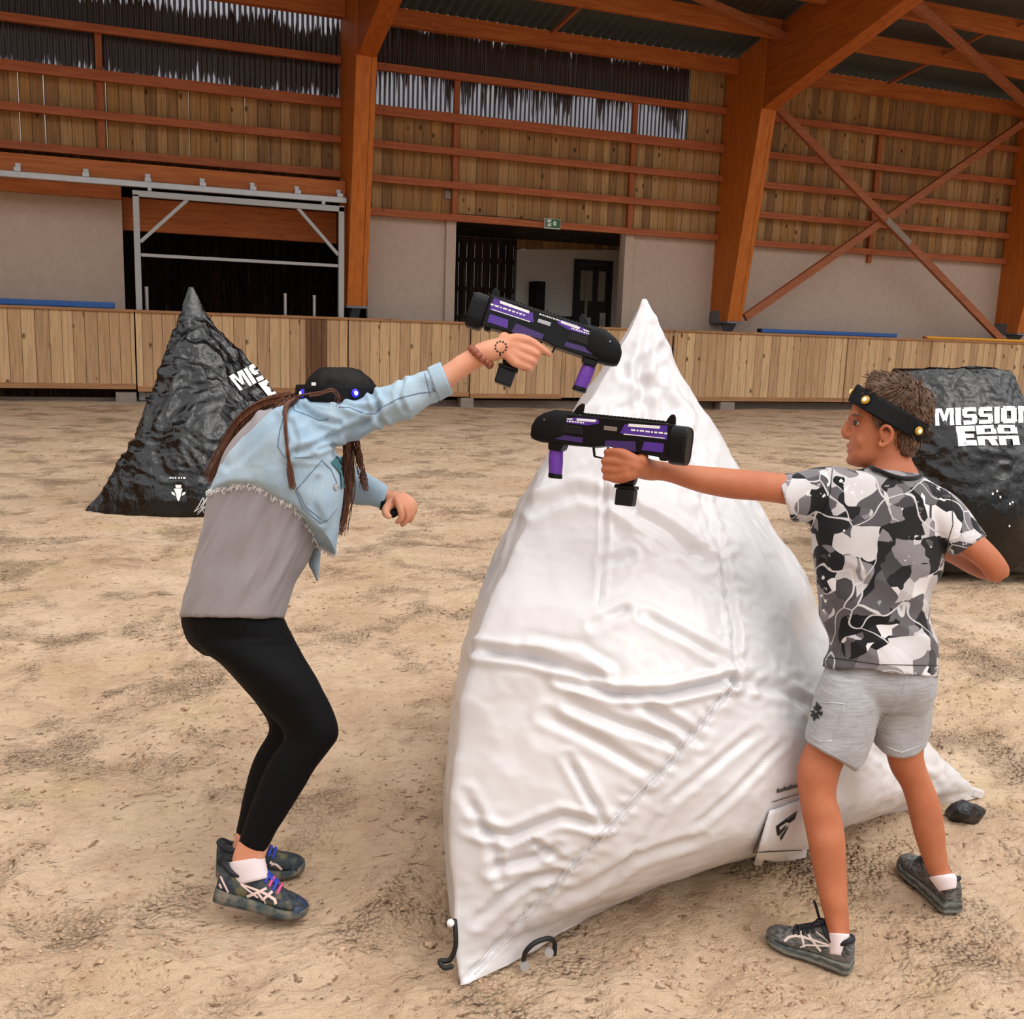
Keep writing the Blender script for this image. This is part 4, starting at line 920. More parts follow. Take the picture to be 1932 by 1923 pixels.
if len(pts) > 3: mb.tube([V((p.x, p.y, .03)) for p in pts], .035, 8); mb.build('base_tube', M['vinyl_black'], tC, smooth=True)
# ------------------------------------------------------------------ toy tag blasters
GU = .000242
def blaster(label, O, Fv, Uv, marks):
    """O = rear end of the top rail; u runs to the muzzle, v up, w to the side; one unit is GU metres"""
    Fv = Fv.normalized(); Uv = (Uv - Fv * Uv.dot(Fv)).normalized(); Sv = Fv.cross(Uv)
    a, b, c = Fv * GU, Uv * GU, Sv * GU
    t = thing('toy_blaster', label, 'toy blaster', O - Uv * .1, 'toy tag blasters')
    def pr(poly, hw, m=None): m = m or MB(); return m.prism(poly, O, a, b, c, -hw, hw)
    def both(m, poly, h0, h1):
        m.prism(poly, O, a, b, c, h0, h1); m.prism(poly, O, a, b, c, -h1, -h0); return m
    pr([(-95, -8), (1150, -8), (1190, -60), (1180, -320), (1030, -325), (700, -318), (560, -290), (200, -325), (-40, -345), (-95, -330)], 92).build('body', M['gun_black'], t, bevel=.003)
    m = MB()
    for i in range(21): pr([(10 + 41 * i, -8), (36 + 41 * i, -8), (34 + 41 * i, 18), (12 + 41 * i, 18)], 34, m)
    pr([(0, -12), (880, -12), (880, 2), (0, 2)], 40, m); m.build('top_rail', M['gun_black'], t)
    # side panels
    m = both(MB(), [(900, -38), (700, -34), (655, -45), (655, -80), (780, -108), (1145, -100), (1150, -85)], 90, 97); m.build('front_panel', M['purple'], t)
    m = both(MB(), [(380, -55), (-50, -30), (-62, -165), (250, -160), (420, -150)], 90, 97); m.build('rear_panel', M['purple'], t)
    both(MB(), [(1155, -225), (800, -235), (800, -285), (1150, -275)], 90, 96).build('lower_front_panel', M['purple_dark'], t)
    both(MB(), [(160, -205), (-40, -205), (-40, -292), (180, -292)], 90, 98).build('lower_rear_panel', M['purple'], t)
    both(MB(), [(560, -235), (250, -215), (230, -315), (380, -300), (560, -288)], 90, 99).build('grip_frame_panel', M['purple_dark'], t)
    both(MB(), [(1150, -118), (830, -128), (800, -205), (1150, -205)], 90, 101).build('handguard', M['gun_grey'], t, bevel=.002)
    both(MB(), [(594, -95), (455, -95), (455, -135), (594, -135)], 92, 97).build('ejection_port', M['silver'], t, bevel=.0015)
    # white graphics: bars and lines of small lettering
    for pl in ([(895, -48), (680, -42), (690, -66), (890, -72)], [(340, -48), (20, -40), (25, -68), (345, -76)], [(380, -150), (-40, -150), (-40, -157), (380, -159)], [(1000, -58), (930, -52), (940, -66), (1000, -68)]):
        for h0, h1 in ((97.5, 99), (-99, -97.5)): MB().prism(pl, O, a, b, c, h0, h1).build('white_bar', M['decal'], t)
    m = MB(); rng = random.Random(marks); x = 1085
    while x > 800:
        wd = rng.choice((12, 18, 24)); both(m, [(x, -78), (x - wd, -78), (x - wd, -92), (x, -92)], 97.5, 99); x -= wd + 9
    x = 310
    while x > -40:
        wd = rng.choice((18, 30, 44)); both(m, [(x, -98), (x - wd, -98), (x - wd, -114), (x, -114)], 97.5, 99); x -= wd + 14
    if marks == 1:
        x = 860
        while x > 470:
            wd = rng.choice((10, 16, 22)); both(m, [(x, -40), (x - wd, -40), (x - wd, -54), (x, -54)], 97.5, 99); x -= wd + 9
    m.build('small_lettering', M['decal'], t)
    # rubber nose
    m = MB(); rings = []
    prof = [(925, 4, -60, 60), (1000, 24, -300, 100), (1160, 22, -325, 118), (1284, -26, -324, 116), (1350, -74, -312, 100), (1388, -140, -295, 78), (1398, -180, -250, 50)]
    for u, v1, v0, hw in prof:
        cv, hv = (v1 + v0) / 2, (v1 - v0) / 2; R_ = []
        for k in range(24):
            q = 2 * PI * k / 24; cx = math.copysign(abs(math.cos(q)) ** .6, math.cos(q)); sy = math.copysign(abs(math.sin(q)) ** .6, math.sin(q)); R_.append(O + a * u + b * (cv + hv * sy) + c * (hw * cx))
        rings.append(R_)
    m.loft(rings); nose = m.build('rubber_nose', M['rubber'], t, smooth=True)
    m = MB(); m.disc(O + a * 1235 + b * -95 + c * 113, c, .0022, .002, 8); m.disc(O + a * 1235 + b * -95 - c * 115, -c, .0022, .002, 8); m.build('rivet', M['silver'], nose)
    # rear cap
    m = MB(); rings = []
    for u, s_ in ((-85, .80), (-100, .97), (-118, .97), (-122, 1.0), (-235, 1.0), (-258, .95)):
        rings.append([O + a * u + b * (-205 + 190 * s_ * math.copysign(abs(math.sin(q)) ** .55, math.sin(q))) + c * (130 * s_ * math.copysign(abs(math.cos(q)) ** .55, math.cos(q))) for q in [2 * PI * k / 28 for k in range(28)]])
    m.loft(rings); cap = m.build('rear_cap', M['gun_black'], t, smooth=False)
    m = MB(); rings = []
    for k in range(29): q = 2 * PI * k / 28; rings.append(O - a * 258 + b * (-205 + 165 * math.copysign(abs(math.sin(q)) ** .55, math.sin(q))) + c * (112 * math.copysign(abs(math.cos(q)) ** .55, math.cos(q))))
    m.tube(rings, .0018, 6); m.build('rim', M['gun_grey'], cap)
    pr([(20, -330), (-60, -330), (-60, -368), (0, -372)], 40).build('sling_mount', M['gun_grey'], t, bevel=.002)
    # sights
    m = pr([(985, 0), (940, 75), (900, 110), (870, 112), (860, 95), (868, 0)], 12); m.build('front_sight', M['gun_black'], t, bevel=.002)
    m = pr([(5, 0), (-25, 60), (-48, 88), (-82, 88), (-96, 60), (-104, -10)], 12); m.build('rear_sight', M['gun_black'], t, bevel=.002)
    # grips
    pr([(430, -300), (225, -318), (170, -330), (238, -650), (395, -650), (470, -330)], 66).build('pistol_grip', M['gun_black'], t, bevel=.006)
    pr([(416, -650), (208, -650), (206, -690), (424, -690)], 78).build('magazine_collar', M['gun_black'], t, bevel=.003)
    pr([(402, -690), (212, -690), (214, -852), (398, -858)], 72).build('magazine', M['gun_grey'], t, bevel=.004)
    m = MB()
    for p, q in (((712, -314), (690, -405)), ((690, -405), (560, -418)), ((560, -418), (430, -405)), ((560, -300), (535, -370))): m.beam(O + a * p[0] + b * p[1], O + a * q[0] + b * q[1], .008, .0042, c)
    m.build('trigger_guard', M['gun_black'], t)
    pr([(1185, -320), (1010, -322), (1030, -375), (1060, -395), (1175, -392)], 80).build('grip_mount', M['gun_black'], t, bevel=.003)
    m = MB(); rings = []
    for v_, r_, du in ((-385, 66, 0), (-400, 72, 0), (-500, 76, -8), (-600, 72, -18), (-630, 70, -20)):
        rings.append([O + a * (1112 + du + r_ * math.cos(q)) + b * v_ + c * r_ * .9 * math.sin(q) for q in [2 * PI * k / 20 for k in range(20)]])
    m.loft(rings); fg = m.build('foregrip', M['purple_grip'], t, smooth=False)
    m = MB(); rings = []
    for v_, r_, du in ((-628, 74, -20), (-665, 76, -24), (-676, 66, -24)): rings.append([O + a * (1112 + du + r_ * math.cos(q)) + b * v_ + c * r_ * .92 * math.sin(q) for q in [2 * PI * k / 20 for k in range(20)]])
    m.loft(rings); m.build('foregrip_cap', M['gun_black'], fg)
    return t, (O, a, b, c)
O1 = W(1256, 798, 2.34); gunB, GB = blaster("black and purple toy blaster in the boy's hand, level in front of the white pyramid", O1, W(1024, 775, 2.475) - O1, UP, 2)
O2 = W(943, 563, 2.52); gunW, GW = blaster("black and purple toy blaster in the woman's hand, tilted nose-down above the other", O2, W(1100, 614, 2.52) - O2, UP + RT * .2, 1)
# ------------------------------------------------------------------ people
def G(fr, u, v, w=0): O, a, b, c = fr; return O + a * u + b * v + c * w
def hair_strand(mb, pts, r0, r1, n=5, cr=4, wob=.0, rng=random):
    P = [V(p) for p in pts]; ph = rng.uniform(0, 6)
    R = [r0 + (r1 - r0) * i / (len(P) - 1) for i in range(len(P))]; P, R = catmull(P, R, cr)
    if wob: P = [p + RT * (wob * math.sin(ph + i * .9) * min(1, i / 4)) for i, p in enumerate(P)]
    mb.tube(P, R, n)
# ---- shoes -------------------------------------------------------------
def trainer(parent, heel, toe, up, L, mats, laces, side_px=None, roll=0):
    """a running shoe from the heel point to the toe point on its sole"""
    X = (toe - heel).normalized(); Z = (up - X * up.dot(X)).normalized(); Y = Z.cross(X)
    P = lambda x, y, z: heel + X * (x * L) + Y * (y * L) + Z * (z * L)
    wid = [(0, .10), (.04, .125), (.15, .132), (.3, .128), (.5, .142), (.68, .172), (.82, .170), (.92, .14), (.98, .085), (1.0, .03)]
    wi = lambda x: interp([(a, (b,)) for a, b in wid], x)[0]
    rise = lambda x: .05 * max(0, (x - .72) / .28) ** 2 + .012 * max(0, (.12 - x) / .12)
    xs = [0, .015, .05, .12, .2, .3, .4, .5, .6, .7, .8, .88, .94, .98, 1.0]
    m = MB(); rings = []
    for x in xs:
        w_ = wi(x); th = .15 - .055 * min(1, x / .8); z0 = rise(x)
        rings.append([P(x, y, z) for y, z in ((-w_ * .94, z0), (-w_ * 1.06, z0 + th * .35), (-w_ * 1.03, z0 + th * .7), (-w_ * .97, z0 + th), (w_ * .97, z0 + th), (w_ * 1.03, z0 + th * .7), (w_ * 1.06, z0 + th * .35), (w_ * .94, z0))])
    m.loft(rings)
    top = [(0, .36), (.03, .425), (.08, .41), (.14, .35), (.22, .345), (.30, .41), (.36, .455), (.42, .43), (.5, .37), (.6, .31), (.7, .26), (.8, .225), (.88, .195), (.94, .165), (.98, .13), (1.0, .10)]
    ht = lambda x: interp([(a, (b,)) for a, b in top], x)[0]
    u = MB(); rings = []
    for i in range(41):
        x = i / 40 * .985 + .004; w_ = wi(x) * .96; z0 = .10 - .03 * x + rise(x); h = ht(x) + rise(x) * .6; R_ = []
        for k in range(24):
            q = 2 * PI * k / 24; e = .72
            cx = math.copysign(abs(math.cos(q)) ** e, math.cos(q)); sy = math.copysign(abs(math.sin(q)) ** e, math.sin(q))
            zz = (sy + 1) / 2; nar = 1 - .46 * zz ** 1.5 if x < .75 else 1 - .25 * zz
            R_.append(P(x, w_ * cx * nar, z0 + (h - z0) * zz))
        rings.append(R_)
    u.loft(rings); sh = link('shoe', remesh(u, .0035, 4), M[mats[0]], parent)
    sole = m.build('sole', M[mats[1]], sh, smooth=False, bevel=.004)
    tr = bvh(sh)
    # padded collar, laces, toe cap
    c = MB(); c.tube([P(.02, 0, .405), P(.05, .060, .40), P(.14, .082, .345), P(.24, .078, .345), P(.33, .05, .44), P(.33, -.05, .44), P(.24, -.078, .345), P(.14, -.082, .345), P(.05, -.060, .40), P(.02, 0, .405)], .0062, 8, 4); c.build('collar', M['lace_black'], sh, smooth=True)
    for j, x in enumerate((.45, .50, .55, .60, .65)):
        l = MB(); h = ht(x); w_ = wi(x) * .52
        l.tube([P(x, -w_, h - .045), P(x + .01, -w_ * .5, h + .004), P(x + .02, 0, h + .016), P(x + .01, w_ * .5, h + .004), P(x, w_, h - .045)], .0042, 6, 3); l.build('lace', M[laces[j % len(laces)]], sh, smooth=True)
    b_ = MB()
    for sx in (-1, 1): b_.tube([P(.40, 0, .46), P(.38, .05 * sx, .485), P(.44, .075 * sx, .45), P(.45, .03 * sx, .44), P(.40, 0, .46)], .003, 6, 4)
    b_.build('lace_bow', M[laces[0]], sh, smooth=True)
    tg = MB(); tg.strip([P(.62, 0, .315), P(.5, 0, .385), P(.40, 0, .455), P(.345, 0, .51)], .10 * L, .006, Z); tg.build('tongue', M['lace_blue' if 'lace_pink' in laces else 'lace_black'], sh, bevel=.002)
    t = MB(); rings = []
    for i in range(9):
        x = .86 + i * .0165; w_ = wi(x) * 1.0; z0 = .06 + rise(x); h = ht(x) + rise(x) * .6 + .008; R_ = []
        for k in range(17):
            q = PI * k / 16; R_.append(P(x, w_ * math.cos(q) * (1 - .2 * math.sin(q)), z0 + (h - z0) * abs(math.sin(q)) ** .7))
        rings.append(R_)
    t.loft(rings, True, closed=False); t.build('toe_cap', M[mats[2]], sh, smooth=True)
    return sh, tr, P
def shoe_marks(sh, tr, strokes, mat, name='side_stripes'):
    m = MB()
    for pts, w_ in strokes: decal(m, tr, stroke(pts, w_), .0016, 2)
    o = m.build(name, M[mat], sh, fix=False); s_ = o.modifiers.new('s', 'SOLIDIFY'); s_.thickness = .001
# ---- hands -------------------------------------------------------------
def gripping_hand(m, wrist, wr, fr, side, scale=1.0, index_out=False, vk=-345, u0=235):
    """palm behind a pistol grip with four fingers curled round its front; side = which way the back of the hand faces along w"""
    g = lambda u, v, w: G(fr, u, v, w * side); s = scale; mm = .001
    # palm slab on the near side of the grip, heel towards the wrist
    back = [g(205, -355, 92), g(300, -350, 108), g(235, -480, 112), g(250, -590, 100)]
    kn = [(500, vk, 84), (515, vk - 92, 86), (505, vk - 176, 84), (485, vk - 250, 78)]          # knuckles beside the front of the grip
    for (ku, kv, kw), r in zip(kn, (.0115, .012, .0115, .0105)):
        m.tube([wrist + (g(260, -460, 95) - wrist) * .35, g(250, kv * .55 + -460 * .45, 104), g(ku - 120, kv, 108), g(ku, kv, kw)], [wr * .62, .0175 * s, .0145 * s, r * s], 12, 3)
    m.tube([wrist, wrist + (g(245, -455, 92) - wrist) * .5, g(250, -455, 96)], [wr, wr * 1.05, .022 * s], 14, 3)
    m.ell(g(320, -470, 96), fr[1] / GU * .026 * s, fr[2] / GU * .036 * s, fr[3] / GU * .015 * s)
    for i, ((ku, kv, kw), r) in enumerate(zip(kn, (.0098, .0102, .0098, .0088))):
        if i == 0 and index_out:
            m.tube([g(ku - 30, kv, kw + 6), g(ku + 70, kv - 20, kw), g(ku + 150, kv - 42, kw - 30), g(ku + 190, kv - 52, kw - 62)], [r * 1.12 * s, r * s, r * .92 * s, r * .8 * s], 12, 3)
        else:
            m.tube([g(ku - 30, kv, kw + 8), g(ku + 30, kv - 4, kw - 6), g(ku + 48, kv - 6, kw - 70), g(ku + 22, kv - 8, kw - 140), g(ku - 60, kv - 8, kw - 172)], [r * 1.1 * s, r * 1.08 * s, r * s, r * .95 * s, r * .85 * s], 12, 3)
    # thumb over the far side, leaving the palm near the web
    m.tube([g(170, -400, 60), g(190, -330, -10), g(260, -335, -82), g(360, -350, -92), g(430, -362, -88)], [.0165 * s, .014 * s, .0125 * s, .0115 * s, .009 * s], 12, 3)
    m.tube([g(205, -470, 70), g(175, -400, 40), g(190, -345, 0)], [.018 * s, .017 * s, .013 * s], 12, 3)

# ====================================================================== woman
wm = MB()
ribs(wm, [(446, 1655, 500, 1650, 2.52, .028), (438, 1632, 498, 1628, 2.52, .033), (440, 1612, 500, 1624, 2.52, .036), (449, 1590, 502, 1612, 2.52, .040), (465, 1545, 520, 1572, 2.52, .046), (482, 1500, 545, 1530, 2.52, .052), (510, 1432, 597, 1448, 2.52, .055), (537, 1390, 636, 1393, 2.52, .06), (500, 1342, 626, 1340, 2.52, .072), (440, 1270, 595, 1278, 2.53, .085), (372, 1212, 560, 1212, 2.56, .09)], 4)
ribs(wm, [(424, 1636, 480, 1642, 2.73, .034), (430, 1612, 470, 1618, 2.73, .033), (444, 1578, 480, 1588, 2.72, .038), (469, 1461, 540, 1475, 2.72, .05), (503, 1382, 598, 1395, 2.72, .056), (480, 1330, 590, 1330, 2.71, .07), (420, 1250, 560, 1250, 2.69, .085)], 4)
ribs(wm, [(360, 1200, 540, 1205, 2.62, .13), (358, 1150, 520, 1150, 2.62, .13), (380, 1030, 560, 1050, 2.62, .13), (402, 920, 615, 960, 2.62, .13), (440, 840, 628, 890, 2.62, .15), (480, 795, 632, 840, 2.62, .16), (535, 765, 620, 800, 2.62, .12), (560, 752, 640, 790, 2.62, .06)], 4)   # trunk
ribs(wm, [(558, 745, 640, 800, 2.62, .055), (585, 735, 660, 800, 2.62, .06)], 3)                                     # neck
# head, face turned down and to the right
ribs(wm, [(605, 700, 668, 700, 2.62, .05), (588, 716, 686, 716, 2.62, .075), (580, 742, 694, 742, 2.62, .085), (584, 768, 696, 768, 2.61, .084), (594, 792, 692, 792, 2.60, .075), (606, 812, 682, 812, 2.59, .06), (620, 826, 672, 826, 2.58, .035)], 4, 2.2)
wm.tube([W(672, 764, 2.55), W(682, 786, 2.535), W(676, 795, 2.545)], [.008, .013, .009], 10, 3)                      # nose
wm.ell(W(668, 806, 2.55), RT * .014, UP * .006, FW * .014); wm.ell(W(664, 814, 2.555), RT * .013, UP * .006, FW * .013)
wm.ell(W(654, 822, 2.57), RT * .016, UP * .013, FW * .02); wm.ell(W(606, 788, 2.545), RT * .012, UP * .024, FW * .012)
# right arm, reaching out
ribs(wm, [(560, 775, 560, 850, 2.58, .05), (640, 760, 655, 825, 2.56, .045), (720, 748, 738, 795, 2.54, .042), (790, 712, 808, 762, 2.53, .042), (835, 691, 850, 733, 2.52, .038), (862, 672, 876, 713, 2.51, .033), (890, 657, 908, 692, 2.50, .027), (905, 652, 920, 688, 2.50, .026)], 4)
# left arm, hanging bent in front
ribs(wm, [(585, 790, 600, 870, 2.70, .05), (612, 840, 640, 915, 2.76, .045), (655, 890, 660, 945, 2.78, .04), (712, 915, 702, 952, 2.76, .032), (735, 925, 728, 958, 2.75, .026)], 4)
gW = 2.74
for (a, b, c_, d_) in (((752, 938), (764, 958), (768, 978), (759, 990)), ((757, 936), (772, 952), (778, 970), (773, 983)), ((760, 934), (776, 945), (783, 958), (780, 970)), ((748, 942), (756, 962), (757, 978), (750, 985))):
    i = {752: 0, 757: 1, 760: 2, 748: 3}[a[0]]; dd = gW + (-.012, .0, .014, -.03)[i] * 1.3
    wm.tube([W(a[0], a[1], dd), W(b[0], b[1], dd - .006), W(c_[0], c_[1], dd), W(d_[0], d_[1], dd + .006)], [.0105, .0100, .0092, .0075], 12, 3)
ribs(wm, [(728, 927, 726, 960, 2.745, .024), (742, 927, 734, 960, 2.74, .027), (756, 930, 744, 960, 2.74, .028), (764, 937, 754, 956, 2.74, .024)], 3)
wm.tube([W(736, 952, 2.715), W(728, 962, 2.70), W(729, 971, 2.69), W(735, 975, 2.69)], [.014, .012, .0105, .008], 12, 3)
gripping_hand(wm, W(906, 668, 2.50), .027, GW, 1, .95, True, -352)
me = remesh(wm, .0036, 5)
woman = link('person', me, M['skin_woman'], None, origin=(.32, 2.5, 0))
tag(woman, 'person in cropped denim jacket and black leggings, bending forward with a raised blaster', 'person')
# leggings
m = MB()
ribs(m, [(449, 1592, 500, 1614, 2.52, .046), (463, 1548, 518, 1576, 2.52, .050), (480, 1500, 545, 1533, 2.52, .056), (493, 1468, 570, 1492, 2.52, .060), (510, 1432, 597, 1448, 2.52, .062), (530, 1405, 622, 1415, 2.52, .064), (537, 1388, 638, 1392, 2.52, .066), (520, 1362, 638, 1368, 2.52, .072), (497, 1340, 628, 1338, 2.52, .078), (465, 1305, 610, 1302, 2.52, .086), (430, 1263, 597, 1276, 2.53, .094), (395, 1238, 578, 1246, 2.55, .10), (365, 1212, 562, 1215, 2.57, .10)], 4)
ribs(m, [(444, 1576, 480, 1590, 2.72, .042), (455, 1520, 510, 1535, 2.72, .048), (469, 1461, 540, 1475, 2.72, .056), (480, 1428, 562, 1438, 2.72, .058), (503, 1388, 597, 1400, 2.72, .06), (507, 1370, 604, 1378, 2.72, .064), (497, 1348, 598, 1350, 2.72, .07), (470, 1312, 580, 1310, 2.71, .082), (420, 1258, 560, 1262, 2.69, .095), (380, 1225, 545, 1230, 2.67, .10)], 4)
ribs(m, [(385, 1238, 575, 1244, 2.62, .10), (358, 1216, 564, 1222, 2.62, .135), (345, 1190, 548, 1190, 2.62, .15), (341, 1164, 536, 1166, 2.62, .15), (356, 1138, 524, 1140, 2.62, .125)], 4)
link('leggings', displace(remesh(m, .006, 12), lambda c, n: .0012 * noise.noise(c * 22)), M['leggings'], woman)
# tunic
def folds(c, n, amp, sx, seed, k=1.0):
    x, y, d = px(c); t = x * .9 + y * .45; return amp * (noise.noise(V((t * .030 * sx, (y - x) * .004, seed))) + .5 * noise.noise(V((t * .07 * sx, (y - x) * .008, seed + 4)))) * k
m = MB()
ribs(m, [(337, 1164, 537, 1168, 2.62, .165), (341, 1140, 546, 1140, 2.62, .165), (350, 1100, 560, 1098, 2.62, .165), (363, 1050, 580, 1062, 2.62, .16), (376, 1000, 592, 1032, 2.62, .16), (389, 955, 604, 1000, 2.62, .16), (404, 905, 620, 960, 2.62, .16), (424, 850, 620, 915, 2.62, .15), (450, 806, 618, 868, 2.62, .14), (478, 778, 610, 835, 2.63, .13), (518, 764, 600, 812, 2.64, .10), (546, 754, 600, 800, 2.64, .06)], 4, 2.2, 40)
tunic = link('tunic', displace(remesh(m, .006, 4), lambda c, n: folds(c, n, .017, 1.1, 3, min(1, max(.2, (1190 - px(c)[1]) / 90)))), M['tunic'], woman)
# jacket: body and both sleeves
m = MB()
ribs(m, [(394, 938, 633, 1049, 2.62, .175, 0, -2, -62), (399, 920, 640, 1000, 2.62, .185, 0, 0, -38), (410, 893, 645, 950, 2.62, .19, 0, 0, -10), (430, 858, 644, 905, 2.62, .195, 0, 0, 0), (464, 818, 636, 862, 2.61, .195), (496, 788, 622, 828, 2.61, .185), (526, 767, 605, 806, 2.61, .16), (548, 752, 600, 792, 2.62, .12)], 5, 2.3, 44)
ribs(m, [(548, 756, 530, 862, 2.585, .085), (566, 754, 560, 860, 2.575, .085), (595, 752, 606, 850, 2.565, .078), (630, 750, 645, 836, 2.56, .07), (668, 747, 692, 820, 2.55, .064), (710, 736, 733, 805, 2.54, .062), (760, 714, 779, 786, 2.53, .06), (800, 698, 824, 758, 2.525, .056), (829, 685, 851, 744, 2.52, .052)], 5, 2.2)
ribs(m, [(590, 785, 575, 870, 2.71, .07), (615, 830, 610, 910, 2.76, .065), (652, 866, 640, 938, 2.785, .06), (690, 890, 674, 955, 2.78, .055), (714, 905, 700, 958, 2.765, .048), (733, 918, 723, 963, 2.755, .042)], 5, 2.2)
me = remesh(m, .005, 3)
JCR = [([(700, 737), (712, 762), (716, 792), (728, 806)], 5, .008), ([(716, 768), (690, 800), (655, 826)], 6, .008), ([(640, 758), (668, 770), (700, 775)], 5, .006), ([(566, 770), (600, 790), (640, 800)], 5, .006), ([(548, 858), (585, 846), (625, 826), (690, 796)], 6, .007), ([(600, 850), (630, 838)], 4, .006), ([(760, 718), (752, 745), (764, 775)], 5, .005), ([(585, 758), (618, 764)], 4, .006), ([(550, 800), (560, 830), (556, 850)], 5, .005), ([(430, 880), (480, 840), (520, 790)], 8, .004), ([(600, 905), (590, 950), (606, 985)], 6, .004)]
def jk(c, n):
    x, y, d = px(c); h = .004 * noise.noise(c * 9) + .0025 * noise.noise(c * 24)
    if y < 870 and x > 545: h += .007 * (1 - abs(noise.noise(V(((x * .5 + y * .85) * .022, (y - x) * .012, 2.0)))) * 2 - .6) + .006 * noise.noise(V((x * .02, y * .035, 7)))
    if y > 880: h += .006 * noise.noise(V((x * .018, y * .01, 4)))
    if d < 2.62:
        for pts, w, dep in JCR:
            m_ = min(seg_d((x, y), a, b)[0] for a, b in zip(pts, pts[1:]))
            if m_ < w * 4: h += -dep * math.exp(-(m_ / w) ** 2) + dep * .7 * math.exp(-((m_ - w * 1.9) / w) ** 2)
    return h
jacket = link('denim_jacket', displace(me, jk), M['denim'], woman)
TJ = bvh(jacket)
m = MB()
for pts in ([(553, 762), (556, 775), (575, 782), (602, 794), (620, 790)], [(640, 768), (660, 770), (690, 781), (706, 781), (722, 768), (752, 752), (790, 742), (826, 738)], [(538, 778), (528, 812), (524, 842), (536, 862), (545, 868)], [(606, 870), (580, 900), (558, 926), (572, 960), (606, 988), (614, 982)], [(562, 926), (577, 957), (606, 980)], [(606, 868), (624, 886), (640, 922)], [(800, 700), (806, 722), (812, 748)], [(556, 864), (590, 862)], [(615, 985), (636, 960)]):
    seam(m, TJ, pts, .0013, .0006, 5)
m.build('stitching', M['stitch'], jacket)
m = MB(); m.disc(hit(TJ, 632, 918, .001), hit(TJ, 632, 918, .02) - hit(TJ, 632, 918, 0), .0085, .004, 14); m.build('button', M['galv'], jacket)
p = hit(TJ, 822, 726, .001)
if p: m = MB(); m.disc(p, -FW + RT * .1, .008, .004, 14); m.build('button', M['stitch'], jacket)
m = MB(); seam(m, TJ, [(812, 712), (824, 714), (832, 728), (826, 738), (815, 734)], .0014, .001, 4); m.build('buttonhole', M['stitch'], jacket)
m = MB(); m.tube([W(829, 688, 2.465), W(842, 715, 2.46), (W(850, 742, 2.47))], .004, 8, 4)
cf = MB(); ribs(cf, [(806, 694, 830, 757, 2.522, .060), (818, 688, 842, 750, 2.52, .060), (831, 683, 855, 744, 2.518, .058)], 3); cuff = cf.build('cuff', M['denim'], jacket, smooth=True)
# torn hem threads
m = MB(); rng = random.Random(3); hem = [(392, 938), (412, 937), (435, 934), (455, 931), (485, 928), (513, 924), (530, 934), (545, 952), (540, 968), (553, 983), (568, 997), (582, 1008), (597, 1021), (612, 1033), (632, 1048)]
best = {}; TV = bvh(jacket, tunic)
for v in jacket.data.vertices:
    c_ = v.co + org(jacket); x, y, d = px(c_)
    if 386 < x < 636 and 890 < y < 1062 and d < 2.64:
        k_ = int(x / 1.6); f_ = TV.ray_cast(EYE, (c_ - EYE).normalized())
        if f_[0] is None or (f_[0] - c_).length > .012: continue
        if k_ not in best or best[k_][0] < y: best[k_] = (y, c_)
for k_ in sorted(best):
    p = best[k_][1] - FW * .004 + UP * .002
    for k in range(4):
        a_ = p + V((rng.uniform(-.004, .004), rng.uniform(-.003, .003), rng.uniform(.0, .009))); e = a_ + V((rng.uniform(-.008, .008), rng.uniform(-.006, .003), rng.uniform(-.018, -.003))); m.tube([a_, (a_ + e) / 2 + V((rng.uniform(-.004, .004), -.003, 0)), e], [.0017, .0015, .0009], 5)
for k in range(7): a = W(386 + rng.uniform(-4, 8), 940, 2.6); m.tube([a, a + V((rng.uniform(-.02, .0), 0, -.02)), a + V((rng.uniform(-.03, .01), 0, -.045 + rng.uniform(0, .015)))], [.0016, .0014, .0008], 5)
m.build('frayed_hem', M['fray'], jacket)
# loose front corner of the far side of the jacket, teal lining print
m = MB(); ribs(m, [(590, 1030, 606, 1036, 2.74, .03), (582, 1062, 604, 1058, 2.74, .022), (590, 1080, 602, 1078, 2.74, .012), (597, 1096, 600, 1098, 2.74, .003)], 3); m.build('front_flap', M['denim'], jacket, smooth=True)
m = MB(); decal(m, TJ, [[(622, 872), (640, 858), (652, 880), (640, 894)], [(640, 894), (652, 880), (650, 918), (642, 922)]], .004, 4)
if m.f: m.build('teal_lining', M['teal'], jacket, smooth=True)
leg_o = [o for o in woman.children if o.name.startswith('leggings')][0]
tuck(woman, [tunic, leg_o], lambda x, y, d: (850 < y < (1572 if d > 2.62 else 1588)) and not (x > 590 and y < 985) and x < 645)
tuck(woman, [jacket], lambda x, y, d: 760 < y < 900 and x < 640 and not (x > 570 and y < 800), .008)
# socks
m = MB(); ribs(m, [(433, 1627, 500, 1617, 2.52, .037), (432, 1642, 502, 1630, 2.52, .038), (442, 1672, 508, 1656, 2.52, .036)], 4); m.build('sock', M['sock'], woman, smooth=True)
m = MB(); ribs(m, [(425, 1608, 470, 1618, 2.73, .036), (421, 1625, 476, 1630, 2.73, .038), (428, 1645, 490, 1640, 2.73, .038)], 4); m.build('sock', M['sock'], woman, smooth=True)
tuck(woman, [o for o in woman.children if o.name.startswith('sock')], lambda x, y, d: y > (1627 if d < 2.62 else 1616), .004, .05)
